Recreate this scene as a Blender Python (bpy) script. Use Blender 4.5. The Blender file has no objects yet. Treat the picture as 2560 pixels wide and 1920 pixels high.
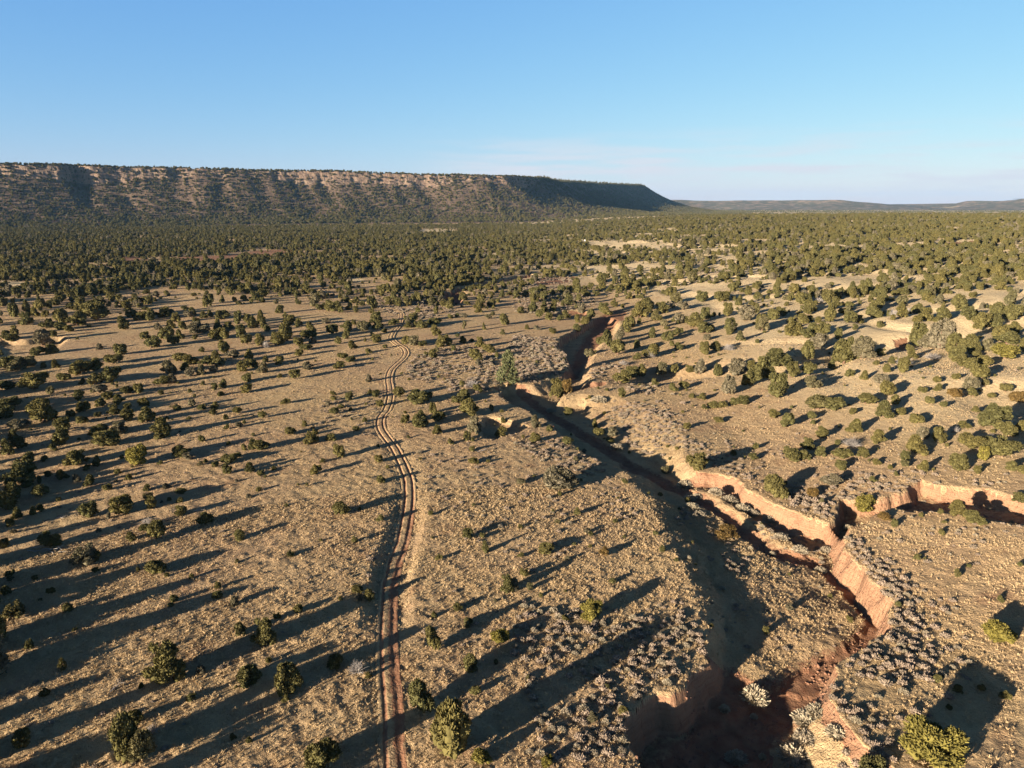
import bpy, math, random
import numpy as np
from mathutils import Vector, Matrix, Quaternion

# ------------------------------------------------------------------ camera, sky, sun, exposure
SC = bpy.context.scene
CAM_H, PITCH, FPX = 45.0, math.radians(14.07), 710.0       # FPX: focal length for a 1024 px wide frame
cam_data = bpy.data.cameras.new("camera")
cam = bpy.data.objects.new("camera", cam_data)
SC.collection.objects.link(cam)
cam.location = (0, 0, CAM_H)
cam.rotation_euler = (math.pi / 2 - PITCH, 0, 0)
cam_data.sensor_width = 36.0
cam_data.lens = 36.0 * FPX / 1024.0
cam_data.clip_start, cam_data.clip_end = 0.5, 60000.0
SC.camera = cam

SUN_EL, SUN_AZ = math.radians(9.5), math.radians(48.0)    # shadows run 48 degrees right of the view direction
world = bpy.data.worlds.new("World")
SC.world = world
world.use_nodes = True
wn, wl = world.node_tree.nodes, world.node_tree.links
wn.clear()
w_out = wn.new("ShaderNodeOutputWorld")
w_bg = wn.new("ShaderNodeBackground")
w_sky = wn.new("ShaderNodeTexSky")
w_sky.sky_type = 'NISHITA'
w_sky.sun_disc = False
w_sky.sun_elevation = SUN_EL
w_sky.sun_rotation = math.pi + SUN_AZ
w_sky.altitude = 500.0
w_sky.air_density, w_sky.dust_density, w_sky.ozone_density = 1.0, 0.5, 5.0
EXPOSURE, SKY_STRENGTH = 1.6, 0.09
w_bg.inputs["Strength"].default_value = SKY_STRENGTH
# the camera's soft rendering of a bright low sky: one power and gain per channel; the dome above the view is dimmed on purpose to weaken its fill in shadows
def wmath(op, a, b):
    n_ = wn.new("ShaderNodeMath"); n_.operation = op
    for k_, v_ in enumerate((a, b)):
        if hasattr(v_, "is_linked"): wl.new(v_, n_.inputs[k_])
        else: n_.inputs[k_].default_value = v_
    return n_.outputs[0]
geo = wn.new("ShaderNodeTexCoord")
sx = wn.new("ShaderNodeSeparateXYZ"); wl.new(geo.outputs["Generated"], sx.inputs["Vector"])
fill_dim = wn.new("ShaderNodeMapRange"); fill_dim.interpolation_type = 'SMOOTHSTEP'; wl.new(sx.outputs["Z"], fill_dim.inputs["Value"])
for k_, v_ in zip(("From Min", "From Max", "To Min", "To Max"), (0.24, 0.55, 1.0, 0.13)): fill_dim.inputs[k_].default_value = v_
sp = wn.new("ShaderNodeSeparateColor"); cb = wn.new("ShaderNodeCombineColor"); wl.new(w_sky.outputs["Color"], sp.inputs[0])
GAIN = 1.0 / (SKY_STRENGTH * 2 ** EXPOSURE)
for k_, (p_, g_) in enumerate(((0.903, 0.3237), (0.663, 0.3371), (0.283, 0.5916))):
    wl.new(wmath('MULTIPLY', wmath('MULTIPLY', wmath('POWER', sp.outputs[k_], p_), g_ * GAIN), fill_dim.outputs["Result"]), cb.inputs[k_])
# a few faint wisps of cloud low in the sky, fixed to directions of the sky dome
mp = wn.new("ShaderNodeMapping"); mp.inputs["Scale"].default_value = (3.0, 3.0, 42.0)
cn = wn.new("ShaderNodeTexNoise"); cn.inputs["Scale"].default_value = 2.2; cn.inputs["Detail"].default_value = 5.0
cr = wn.new("ShaderNodeMapRange"); cr.inputs["From Min"].default_value = 0.44; cr.inputs["From Max"].default_value = 0.62; cr.inputs["To Max"].default_value = 0.9
band = wn.new("ShaderNodeMapRange"); band.inputs["From Min"].default_value = 0.10; band.inputs["From Max"].default_value = 0.05
mixc = wn.new("ShaderNodeMix"); mixc.data_type = 'RGBA'
wl.new(geo.outputs["Generated"], mp.inputs["Vector"]); wl.new(mp.outputs["Vector"], cn.inputs["Vector"])
wl.new(cn.outputs["Fac"], cr.inputs["Value"]); wl.new(sx.outputs["Z"], band.inputs["Value"])
azi = wn.new("ShaderNodeMapRange"); azi.interpolation_type = 'SMOOTHSTEP'; wl.new(sx.outputs["X"], azi.inputs["Value"])
azi.inputs["From Min"].default_value = -0.16; azi.inputs["From Max"].default_value = 0.02
wl.new(wmath('MULTIPLY', wmath('MULTIPLY', cr.outputs["Result"], band.outputs["Result"]), azi.outputs["Result"]), mixc.inputs["Factor"])
wl.new(cb.outputs[0], mixc.inputs["A"]); mixc.inputs["B"].default_value = (0.74 * GAIN, 0.77 * GAIN, 0.85 * GAIN, 1)
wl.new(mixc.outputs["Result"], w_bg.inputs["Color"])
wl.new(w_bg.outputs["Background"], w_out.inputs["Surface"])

sun_data = bpy.data.lights.new("sun", 'SUN')
sun_data.energy = 5.0
sun_data.angle = math.radians(0.5)
sun_data.color = (1.0, 0.83, 0.62)
sun = bpy.data.objects.new("sun", sun_data)
SC.collection.objects.link(sun)
SUN_DIR = Vector((math.cos(SUN_EL) * math.sin(SUN_AZ), math.cos(SUN_EL) * math.cos(SUN_AZ), -math.sin(SUN_EL)))
sun.rotation_euler = SUN_DIR.to_track_quat('-Z', 'Y').to_euler()
sun.location = (-200, -200, 200)

SC.view_settings.view_transform = 'Standard'
SC.view_settings.look = 'None'
SC.view_settings.exposure = EXPOSURE
SC.view_settings.gamma = 1.0
SC.cycles.max_bounces = 4
SC.cycles.diffuse_bounces = 1
SC.cycles.glossy_bounces = 1
SC.cycles.transmission_bounces = 1
SC.cycles.transparent_max_bounces = 4
SC.cycles.volume_bounces = 0
SC.cycles.use_denoising = True

rng = np.random.default_rng(11)
random.seed(5)

# ------------------------------------------------------------------ helpers
def tag(o, label=None, cat=None, group=None, kind=None):
    if label: o["label"] = label
    if cat: o["category"] = cat
    if group: o["group"] = group
    if kind: o["kind"] = kind
    return o

def mesh_from(name, verts, faces_flat, loop_tot, smooth=False):
    """verts (n,3); faces_flat: vertex indices of all faces one after another; loop_tot: corners per face (int or array)."""
    me = bpy.data.meshes.new(name)
    verts = np.ascontiguousarray(verts, dtype=np.float32)
    faces_flat = np.ascontiguousarray(faces_flat, dtype=np.int32).ravel()
    if np.isscalar(loop_tot):
        nf = len(faces_flat) // loop_tot
        tot = np.full(nf, loop_tot, dtype=np.int32)
    else:
        tot = np.asarray(loop_tot, dtype=np.int32); nf = len(tot)
    start = np.concatenate([[0], np.cumsum(tot)[:-1]]).astype(np.int32) if nf else np.zeros(0, np.int32)
    me.vertices.add(len(verts)); me.vertices.foreach_set("co", verts.ravel())
    me.loops.add(len(faces_flat)); me.loops.foreach_set("vertex_index", faces_flat)
    me.polygons.add(nf); me.polygons.foreach_set("loop_start", start); me.polygons.foreach_set("loop_total", tot)
    if smooth: me.polygons.foreach_set("use_smooth", np.ones(nf, dtype=bool))
    me.update(calc_edges=True)
    return me

def attr(me, name, vals):
    a = me.attributes.new(name, 'FLOAT', 'POINT')
    a.data.foreach_set("value", np.ascontiguousarray(vals, dtype=np.float32).ravel())

def add_obj(name, me, mat=None, parent=None, link=True):
    o = bpy.data.objects.new(name, me)
    if mat is not None and me is not None and len(me.materials) == 0: me.materials.append(mat)
    if link: SC.collection.objects.link(o)
    if parent is not None: o.parent = parent
    return o

def grid_faces(nr, nc, wrap=False):
    i = np.arange(nr - 1)[:, None]; j = np.arange(nc if wrap else nc - 1)[None, :]
    j2 = (j + 1) % nc
    return np.stack([i * nc + j, i * nc + j2, (i + 1) * nc + j2, (i + 1) * nc + j], -1).reshape(-1, 4)

_T = np.random.default_rng(3).random((8, 256, 256))
def vn(x, y, s=0):
    """smooth value noise, one cell per unit, 0..1"""
    xi, yi = np.floor(x).astype(np.int64), np.floor(y).astype(np.int64)
    fx, fy = x - xi, y - yi
    fx, fy = fx * fx * (3 - 2 * fx), fy * fy * (3 - 2 * fy)
    t = _T[s % 8]
    a, b = t[xi & 255, yi & 255], t[(xi + 1) & 255, yi & 255]
    c, d = t[xi & 255, (yi + 1) & 255], t[(xi + 1) & 255, (yi + 1) & 255]
    return (a * (1 - fx) + b * fx) * (1 - fy) + (c * (1 - fx) + d * fx) * fy

def fbm(x, y, s=0, o=4):
    r, a, n = 0, 1.0, 0
    for k in range(o):
        r = r + a * vn(x * 2 ** k + 17.3 * k, y * 2 ** k + 9.1 * k, s + k); n += a; a *= 0.5
    return r / n

def sm(a, b, x):
    t = np.clip((x - a) / (b - a), 0, 1)
    return t * t * (3 - 2 * t)

def ray(px, py):
    """direction per unit of depth through a point of the 2560 x 1920 photograph"""
    u = np.asarray(px, float) * 0.4 - 512.0
    v = 384.0 - np.asarray(py, float) * 0.4
    c, s = math.cos(PITCH), math.sin(PITCH)
    return u / FPX, (FPX * c + v * s) / FPX, (-FPX * s + v * c) / FPX

def project(x, y, z):
    c, s = math.cos(PITCH), math.sin(PITCH)
    zz = z - CAM_H
    depth = y * c - zz * s
    up = y * s + zz * c
    depth = np.where(depth < 1e-3, 1e-3, depth)
    return (x / depth * FPX + 512) * 2.5, (384 - up / depth * FPX) * 2.5, depth

def polydist(x, y, P):
    """distance to polyline P (columns x, y, then attributes) and the attributes at the nearest point, plus arc length"""
    P = np.asarray(P, float)
    best = np.full(x.shape, 1e18); att = np.zeros(x.shape + (P.shape[1] - 2,)); side = np.zeros(x.shape); arc = np.zeros(x.shape)
    L = 0.0
    for a, b in zip(P[:-1], P[1:]):
        dx, dy = b[0] - a[0], b[1] - a[1]
        l2 = dx * dx + dy * dy + 1e-12
        t = np.clip(((x - a[0]) * dx + (y - a[1]) * dy) / l2, 0, 1)
        d = (x - a[0] - t * dx) ** 2 + (y - a[1] - t * dy) ** 2
        m = d < best
        best = np.where(m, d, best)
        att[m] = a[2:] + t[m][:, None] * (b[2:] - a[2:])
        side = np.where(m, np.sign((x - a[0]) * dy - (y - a[1]) * dx), side)
        arc = np.where(m, L + t * math.sqrt(l2), arc)
        L += math.sqrt(l2)
    return np.sqrt(best), att, side, arc

def inpoly(x, y, P):
    P = np.asarray(P, float); r = np.zeros(x.shape, bool)
    for a, b in zip(P, np.roll(P, -1, 0)):
        c = ((a[1] > y) != (b[1] > y)) & (x < (b[0] - a[0]) * (y - a[1]) / (b[1] - a[1] + 1e-12) + a[0])
        r ^= c
    return r

# ------------------------------------------------------------------ the lie of the land
def base(x, y):
    x = np.asarray(x, float); y = np.asarray(y, float)
    far = 1 - 0.75 * sm(1200, 3500, y)
    rise = np.maximum(x - 46 - 0.02 * np.maximum(y - 250, 0), 0)
    hill = 30 * (1 - np.exp(-0.11 * rise / 30)) * far * sm(-50, 60, y)
    und = (fbm(x / 70, y / 70, 1, 3) - 0.5) * 1.1 + (fbm(x / 17 + 5, y / 17, 2, 2) - 0.5) * 0.28
    right = sm(45, 110, x) * ((fbm(x / 40, y / 40, 4, 3) - 0.5) * 3.6 - 1.6 * np.exp(-((fbm(x / 60 + 7, y / 60, 3, 2) - 0.5) / 0.045) ** 2))
    left = -0.012 * np.maximum(-x - 25, 0) * (1 - sm(150, 420, np.hypot(x, y)))
    return hill + und + right + left + (fbm(x / 420, y / 420, 6, 2) - 0.5) * 6 * sm(300, 900, y)

def drop_point(px, py, below=0.0):
    """where the line of sight through a photo point meets the land (lowered by `below`)"""
    dx, dy, dz = ray(px, py)
    t = (CAM_H + below) / np.maximum(-dz, 1e-4)
    for _ in range(25):
        z = base(dx * t, dy * t) - below
        t = 0.5 * t + 0.5 * (CAM_H - z) / np.maximum(-dz, 1e-4)
    return dx * t, dy * t

def path(pts, below=0.0):
    p = np.asarray(pts, float)
    x, y = drop_point(p[:, 0], p[:, 1], below)
    return np.column_stack([x, y, p[:, 2:]]) if p.shape[1] > 2 else np.column_stack([x, y])

# rims of the wash: photo x, y, width of the slope under the rim (m), depth of the floor (m)
RIM_L = path([(1610, 2120, 1.2, 4.2), (1592, 1914, 1.2, 4.2), (1569, 1825, 1.2, 4.2), (1558, 1799, 1.2, 4.2), (1575, 1775, 1.2, 4.2), (1616, 1755, 1.2, 4.1),
              (1636, 1735, 1.1, 4.0), (1679, 1730, 1.1, 4.0), (1711, 1709, 1.2, 3.9), (1728, 1680, 1.6, 3.6), (1768, 1657, 1.8, 3.1), (1756, 1628, 2.0, 2.5),
              (1768, 1585, 2.4, 1.9), (1754, 1524, 2.6, 1.45), (1738, 1466, 3.0, 1.15), (1700, 1405, 4.5, 1.05), (1653, 1327, 5.5, 1.05), (1627, 1266, 5.5, 1.1),
              (1603, 1225, 4.5, 1.3), (1558, 1175, 3.5, 1.6), (1526, 1162, 3.0, 1.8), (1454, 1128, 2.2, 2.0), (1396, 1081, 1.8, 2.1), (1367, 1049, 1.6, 2.2),
              (1323, 1026, 1.4, 2.7), (1286, 1012, 1.4, 2.7), (1255, 990, 1.4, 2.7), (1235, 968, 1.5, 2.6), (1262, 958, 3.0, 2.4), (1330, 962, 3.5, 2.2),
              (1400, 940, 3.0, 2.2), (1422, 915, 2.0, 2.3), (1412, 885, 1.2, 2.6), (1390, 862, 0.9, 3.0), (1404, 842, 0.9, 3.0), (1433, 828, 0.9, 3.0),
              (1459, 811, 0.9, 2.8), (1490, 797, 1.5, 2.2), (1520, 790, 2.0, 1.0)])
RIM_R = path([(2330, 2120, 3.0, 4.2), (2225, 1925, 4.6, 4.2), (2190, 1890, 4.6, 4.2), (2157, 1866, 4.6, 4.2), (2134, 1830, 4.4, 4.2), (2105, 1787, 4.0, 4.1),
              (2088, 1744, 3.2, 4.0), (2084, 1700, 2.0, 3.9), (2090, 1668, 1.4, 3.8), (2112, 1648, 1.2, 3.7), (2152, 1622, 1.1, 3.6), (2190, 1598, 1.1, 3.5),
              (2216, 1578, 1.1, 3.5), (2226, 1540, 1.2, 3.4), (2228, 1500, 1.2, 3.4), (2198, 1470, 1.2, 3.4), (2175, 1440, 1.2, 3.4), (2140, 1405, 1.2, 3.3),
              (2122, 1376, 1.1, 3.3), (2105, 1353, 1.0, 3.2), (2092, 1330, 0.8, 3.2), (2079, 1307, 0.8, 3.2), (2024, 1298, 1.0, 3.1), (1978, 1278, 1.0, 3.0),
              (1940, 1260, 1.0, 2.9), (1917, 1250, 1.0, 2.8), (1872, 1225, 1.1, 2.7), (1850, 1200, 1.5, 2.7), (1800, 1188, 1.5, 2.7), (1737, 1180, 1.6, 2.7),
              (1712, 1140, 4.0, 2.6), (1712, 1100, 9.0, 2.5), (1680, 1062, 13.0, 2.4), (1600, 1018, 13.0, 2.4), (1525, 988, 10.0, 2.4), (1455, 985, 5.0, 2.5),
              (1405, 992, 2.0, 2.6), (1440, 975, 2.0, 2.4), (1478, 950, 2.5, 2.3), (1478, 905, 3.5, 2.4), (1502, 865, 4.0, 2.6), (1535, 838, 3.5, 2.8),
              (1552, 818, 3.0, 2.6), (1545, 800, 2.0, 2.0), (1520, 790, 2.0, 1.0)])
WASH = np.vstack([RIM_L[:, :2], RIM_R[::-1, :2]])
# running bed: photo x, y, half width (m), extra cut (m)
BED = path([(1640, 2120, 3, .3), (1720, 1930, 3, .3), (1800, 1850, 2.6, .3), (1900, 1790, 1.9, .4), (1965, 1755, 2.0, .4), (2020, 1700, 1.7, .45), (2075, 1655, 1.6, .5), (2130, 1628, 1.4, .5),
            (2165, 1600, 1.2, .6), (2183, 1565, 1.1, .7), (2176, 1527, 1.0, .7), (2142, 1489, 1.0, .7), (2105, 1460, 1.0, .6), (2068, 1425, 1.0, .5), (2020, 1402, 1.2, .4), (1960, 1398, 1.3, .4),
            (1917, 1385, 1.3, .4), (1873, 1347, 1.3, .4), (1815, 1304, 1.3, .4), (1743, 1260, 1.3, .4), (1670, 1220, 1.4, .4), (1601, 1188, 1.4, .4),
            (1530, 1140, 1.4, .4), (1450, 1090, 1.4, .4), (1390, 1050, 1.3, .3), (1330, 1010, 1.2, .3), (1300, 985, 1.2, .2), (1370, 970, 1.2, .2), (1430, 950, 1.4, .2), (1448, 922, 1.8, .2), (1462, 885, 2.4, .2),
            (1490, 845, 3.2, .2), (1515, 818, 3.0, .2), (1520, 800, 2.0, .1)], 2.8)
TERRACES = [(path([(1690, 1225), (1760, 1210), (1840, 1265), (1930, 1325), (2010, 1370), (2045, 1398), (2000, 1392), (1935, 1372), (1870, 1320), (1780, 1262)], 2.2), 0.7, 1.6)]
GULLIES = [  # outline in the photo, depth, slope width
    (path([(2080, 1310), (2088, 1275), (2100, 1250), (2140, 1246), (2190, 1246), (2240, 1238), (2280, 1218), (2300, 1197), (2354, 1212), (2412, 1221), (2470, 1222), (2516, 1236), (2610, 1258),
           (2610, 1325), (2560, 1310), (2470, 1300), (2371, 1280), (2296, 1276), (2224, 1268), (2190, 1287), (2151, 1307), (2126, 1322), (2108, 1350), (2085, 1330)]), 2.5, 0.8, 0.8),
    (path([(1203, 1092), (1190, 1070), (1205, 1045), (1235, 1040), (1262, 1046), (1300, 1058), (1330, 1066), (1300, 1078), (1270, 1086), (1240, 1096)]), 1.1, 0.9, 0.4),
    (path([(-60, 862), (0, 845), (60, 850), (120, 842), (160, 840), (168, 852), (150, 866), (100, 882), (60, 892), (0, 895), (-60, 900)]), 1.5, 1.8, 0.25),
    (path([(1103, 742), (1110, 729), (1140, 724), (1165, 732), (1156, 748), (1162, 757), (1140, 761), (1115, 756)]), 4.0, 1.6),
    (path([(1130, 722), (1180, 711), (1250, 699), (1290, 690), (1330, 684), (1330, 692), (1200, 716), (1150, 728)]), 4.0, 2.0),
    (path([(1395, 955), (1440, 950), (1490, 955), (1520, 950), (1515, 960), (1460, 972), (1405, 985)]), 1.2, 1.2),
    (path([(1385, 790), (1400, 778), (1450, 775), (1480, 783), (1450, 790), (1400, 796)]), 1.5, 1.5),
]
TRACK = path([(983, 2150), (983, 1920), (981, 1816), (977, 1729), (967, 1614), (970, 1527), (971, 1469), (977, 1434), (994, 1376), (1008, 1333), (1016, 1289), (1023, 1246), (1021, 1203), (1013, 1174),
              (1000, 1145), (984, 1116), (962, 1087), (951, 1064), (953, 1043), (966, 1023), (975, 1000), (974, 973), (972, 944), (977, 926), (990, 912), (1008, 896), (1015, 883), (1009, 871), (992, 860),
              (979, 848), (979, 840), (986, 828), (997, 814), (1002, 799), (1004, 786), (990, 777), (944, 764), (918, 757), (870, 745), (828, 735), (800, 724)])

def catmull(P, step):
    P = np.asarray(P, float); out = []
    Q = np.vstack([2 * P[0] - P[1], P, 2 * P[-1] - P[-2]])
    for k in range(1, len(Q) - 2):
        n = max(2, int(np.linalg.norm(Q[k + 1, :2] - Q[k, :2]) / step))
        t = np.linspace(0, 1, n, endpoint=False)[:, None]
        p0, p1, p2, p3 = Q[k - 1], Q[k], Q[k + 1], Q[k + 2]
        out.append(0.5 * (2 * p1 + (p2 - p0) * t + (2 * p0 - 5 * p1 + 4 * p2 - p3) * t ** 2 + (3 * p1 - p0 - 3 * p2 + p3) * t ** 3))
    return np.vstack(out + [P[-1:]])
TRACK_S = catmull(TRACK, 4.0)
# how deep the old wheel road has worn into the flat (left bank throws shade over it near the camera)
def track_sunk(y): return 0.08 + 0.42 * sm(66, 76, y) * (1 - sm(96, 112, y))

RAVINE = path([(1500, 965), (1560, 945), (1680, 928), (1800, 918), (1900, 915), (2000, 900), (2120, 880), (2240, 855), (2330, 838), (2440, 812), (2600, 790)])
def clipbox(x, y, P, pad):
    P = np.asarray(P)[:, :2]
    return (x > P[:, 0].min() - pad) & (x < P[:, 0].max() + pad) & (y > P[:, 1].min() - pad) & (y < P[:, 1].max() + pad)

def terrain(x, y, carve=True):
    """height, bare-soil share (0..1) and bed share of the land at points"""
    x = np.asarray(x, float); y = np.asarray(y, float)
    z = base(x, y); soil = np.zeros_like(z); bed = np.zeros_like(z)
    near = np.hypot(x, y) < 700
    # ragged edges
    jx = x + (fbm(x / 2.6, y / 2.6, 3, 3) - 0.5) * 1.8
    jy = y + (fbm(x / 2.6 + 31, y / 2.6 + 11, 5, 3) - 0.5) * 1.8
    m = near & clipbox(x, y, WASH, 4)
    if m.any():
        X, Y = jx[m], jy[m]
        dl, al, _, _ = polydist(X, Y, RIM_L)
        dr, ar, _, _ = polydist(X, Y, RIM_R)
        inside = inpoly(X, Y, WASH)
        D = (al[:, 1] * dr + ar[:, 1] * dl) / (dl + dr + 1e-6)
        tl, tr = np.clip(dl / al[:, 0], 0, 1), np.clip(dr / ar[:, 0], 0, 1)
        prof = lambda t: np.where(t < 1, 0.9 * t ** 0.85 + 0.1 * t * t, 1.0)
        f = np.minimum(prof(tl), prof(tr)) * inside
        bump = (fbm(X / 3.1, Y / 3.1, 2, 3) - 0.5) * 0.5
        dz = D * f - bump * f
        db, ab, _, _ = polydist(X, Y, BED)
        inb = inside * (1 - sm(0.75, 1.25, db / ab[:, 0]))
        ter = np.zeros_like(dz)
        for P, h, wd in TERRACES:
            ip = inpoly(X, Y, P)
            pd = polydist(X, Y, np.vstack([P, P[:1]]))[0]
            ter = np.maximum(ter, ip * sm(0, wd, pd) * h)
        dz = dz - ter * f + inb * ab[:, 1] * f
        steep = inside * (((dl < al[:, 0]) & (D / al[:, 0] > 1.25) & (dl < dr)) | ((dr < ar[:, 0] * 1.05) & (D / ar[:, 0] > 1.5) & (dr <= dl)))
        z[m] -= dz
        s = np.maximum(steep * 1.0, inb)
        s = np.maximum(s, inside * (1 - sm(1.0, 2.3, db / ab[:, 0])) * 0.55)
        # bare red skirt along the right bank and scraped ground in the wash near the camera
        s = np.maximum(s, inside * (Y < 66) * (dr < 0.2 + 1.5 * fbm(X / 3, Y / 3, 1, 3)) * (dr < dl) * 0.8)
        s = np.maximum(s, inside * sm(68, 64, Y) * sm(0.8, 0.97, f) * np.clip(1.5 * fbm(X / 4, Y / 4, 5, 3), 0, 1) * (dl < 1.4 * dr))
        soil[m] = np.maximum(soil[m], s); bed[m] = np.maximum(bed[m], inb)
    m = near & clipbox(x, y, RAVINE, 30)
    if m.any():
        d, _, _, arc = polydist(x[m], y[m], RAVINE)
        z[m] -= 3.0 * np.exp(-(d / 6.5) ** 2) * sm(0, 25, arc)
    for P, dep, wd, *red in GULLIES:
        m = near & clipbox(x, y, P, 3)
        if not m.any(): continue
        X, Y = jx[m], jy[m]
        d = polydist(X, Y, np.vstack([P, P[:1]]))[0]; ip = inpoly(X, Y, P)
        f = ip * np.clip(d / wd, 0, 1)
        zz = z[m] - dep * f + (fbm(X / 2, Y / 2, 4, 2) - 0.5) * 0.4 * f
        z[m] = np.where(ip & (zz < z[m]), zz, z[m])
        soil[m] = np.maximum(soil[m], ip * np.where(d < wd * 1.1, 1.0, 0.55) * (red[0] if red else 1.0))
    if carve:
        m = near & clipbox(x, y, TRACK_S, 4)
        if m.any():
            d = polydist(x[m], y[m], TRACK_S)[0]
            r = np.hypot(x[m], y[m])
            fade = 1 - sm(130, 190, r)
            z[m] -= fade * (0.45 * (1 - sm(0.75, 1.2, d)) + track_sunk(y[m]) * (1 - sm(1.5, 3.2, d)))
            soil[m] = np.maximum(soil[m], 0.3 * (1 - sm(1.0, 1.9, d)))
    # tussocky micro relief where the mesh is fine enough to carry it
    rr = np.hypot(x, y)
    k = 1 - sm(120, 260, rr)
    tus = (fbm(x / 1.1, y / 1.1, 6, 3) - 0.5) * 0.26 + (vn(x / 0.45, y / 0.45, 1) - 0.5) * 0.10
    z = z + tus * k * (1 - 0.75 * np.clip(soil, 0, 1)) + (fbm(x / 1.6, y / 1.6, 1, 2) - 0.5) * 0.18 * k * soil
    return z, soil, bed

# patches of bare earth or clear grass seen far out (photo outlines): red soil, pale grass
RED_FAR = [path(p) for p in ([(414, 645), (560, 639), (640, 627), (715, 624), (760, 634), (640, 642), (560, 652), (430, 653)], [(262, 650), (330, 640), (370, 652), (320, 660)],
           [(2322, 612), (2380, 606), (2435, 602), (2425, 612), (2340, 616)], [(2310, 578), (2350, 574), (2340, 582)], [(2390, 637), (2420, 633), (2400, 641)], [(2520, 625), (2560, 620), (2560, 630)],
           [(1335, 706), (1360, 694), (1440, 692), (1450, 700), (1390, 712), (1345, 714)], [(1480, 800), (1540, 775), (1565, 778), (1560, 800), (1530, 808)], [(2235, 840), (2272, 832), (2268, 850), (2245, 852)], [(1470, 958), (1522, 950), (1500, 963)])]
CLEAR = [path(p) for p in ([(1465, 615), (1480, 606), (1560, 604), (1700, 612), (1720, 622), (1600, 624), (1490, 620)], [(1042, 579), (1060, 572), (1100, 572), (1150, 575), (1110, 583), (1050, 583)],
         [(1560, 588), (1620, 584), (1680, 588), (1620, 592)], [(840, 700), (910, 696), (905, 703), (845, 706)], [(1170, 636), (1240, 633), (1240, 638), (1180, 640)], [(0, 700), (90, 708), (60, 716), (0, 715)],
         [(2000, 700), (2100, 690), (2230, 690), (2230, 705), (2100, 715), (1950, 730), (1930, 715)], [(1440, 670), (1600, 660), (1720, 664), (1700, 676), (1500, 682)])]

# ------------------------------------------------------------------ materials
def new_mat(name):
    m = bpy.data.materials.new(name); m.use_nodes = True
    nt = m.node_tree; nt.nodes.clear()
    out = nt.nodes.new("ShaderNodeOutputMaterial"); b = nt.nodes.new("ShaderNodeBsdfPrincipled")
    b.inputs["Roughness"].default_value = 0.95
    b.inputs["Specular IOR Level"].default_value = 0.05
    nt.links.new(b.outputs[0], out.inputs["Surface"])
    return m, nt, b

class N:
    """short-hand for building node trees"""
    def __init__(s, nt): s.nt = nt
    def new(s, t): return s.nt.nodes.new(t)
    def put(s, sock, v):
        if hasattr(v, "is_linked"): s.nt.links.new(v, sock)
        elif isinstance(v, (tuple, list)) and len(v) == 3 and sock.type == 'RGBA': sock.default_value = (*v, 1)
        else: sock.default_value = v
    def pos(s): return s.new("ShaderNodeNewGeometry").outputs["Position"]
    def attr(s, n): a = s.new("ShaderNodeAttribute"); a.attribute_name = n; return a.outputs["Fac"]
    def noise(s, vec, scale, detail=3, rough=0.55):
        n = s.new("ShaderNodeTexNoise"); s.put(n.inputs["Vector"], vec); n.inputs["Scale"].default_value = scale
        n.inputs["Detail"].default_value = detail; n.inputs["Roughness"].default_value = rough; return n.outputs["Fac"]
    def mapping(s, vec, scale):
        n = s.new("ShaderNodeMapping"); s.put(n.inputs["Vector"], vec); n.inputs["Scale"].default_value = scale; return n.outputs["Vector"]
    def rng(s, v, a, b, c=0.0, d=1.0):
        n = s.new("ShaderNodeMapRange"); s.put(n.inputs["Value"], v)
        for k, q in zip(("From Min", "From Max", "To Min", "To Max"), (a, b, c, d)): n.inputs[k].default_value = q
        return n.outputs["Result"]
    def mix(s, f, a, b):
        n = s.new("ShaderNodeMix"); n.data_type = 'RGBA'
        s.put(n.inputs["Factor"], f); s.put(n.inputs["A"], a); s.put(n.inputs["B"], b); return n.outputs["Result"]
    def math(s, op, a, b=0.0):
        n = s.new("ShaderNodeMath"); n.operation = op; s.put(n.inputs[0], a); s.put(n.inputs[1], b); return n.outputs[0]
    def bump(s, h, dist, strength=1.0, normal=None):
        n = s.new("ShaderNodeBump"); s.put(n.inputs["Height"], h); n.inputs["Distance"].default_value = dist; n.inputs["Strength"].default_value = strength
        if normal is not None: s.put(n.inputs["Normal"], normal)
        return n.outputs["Normal"]

RED_A, RED_B = (0.345, 0.19, 0.112), (0.25, 0.122, 0.075)
def soil_colour(n, p):
    return n.mix(n.rng(n.noise(p, 0.9, 5), 0.3, 0.7), n.mix(n.noise(p, 7, 3), RED_A, (0.38, 0.235, 0.15)), RED_B)

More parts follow.
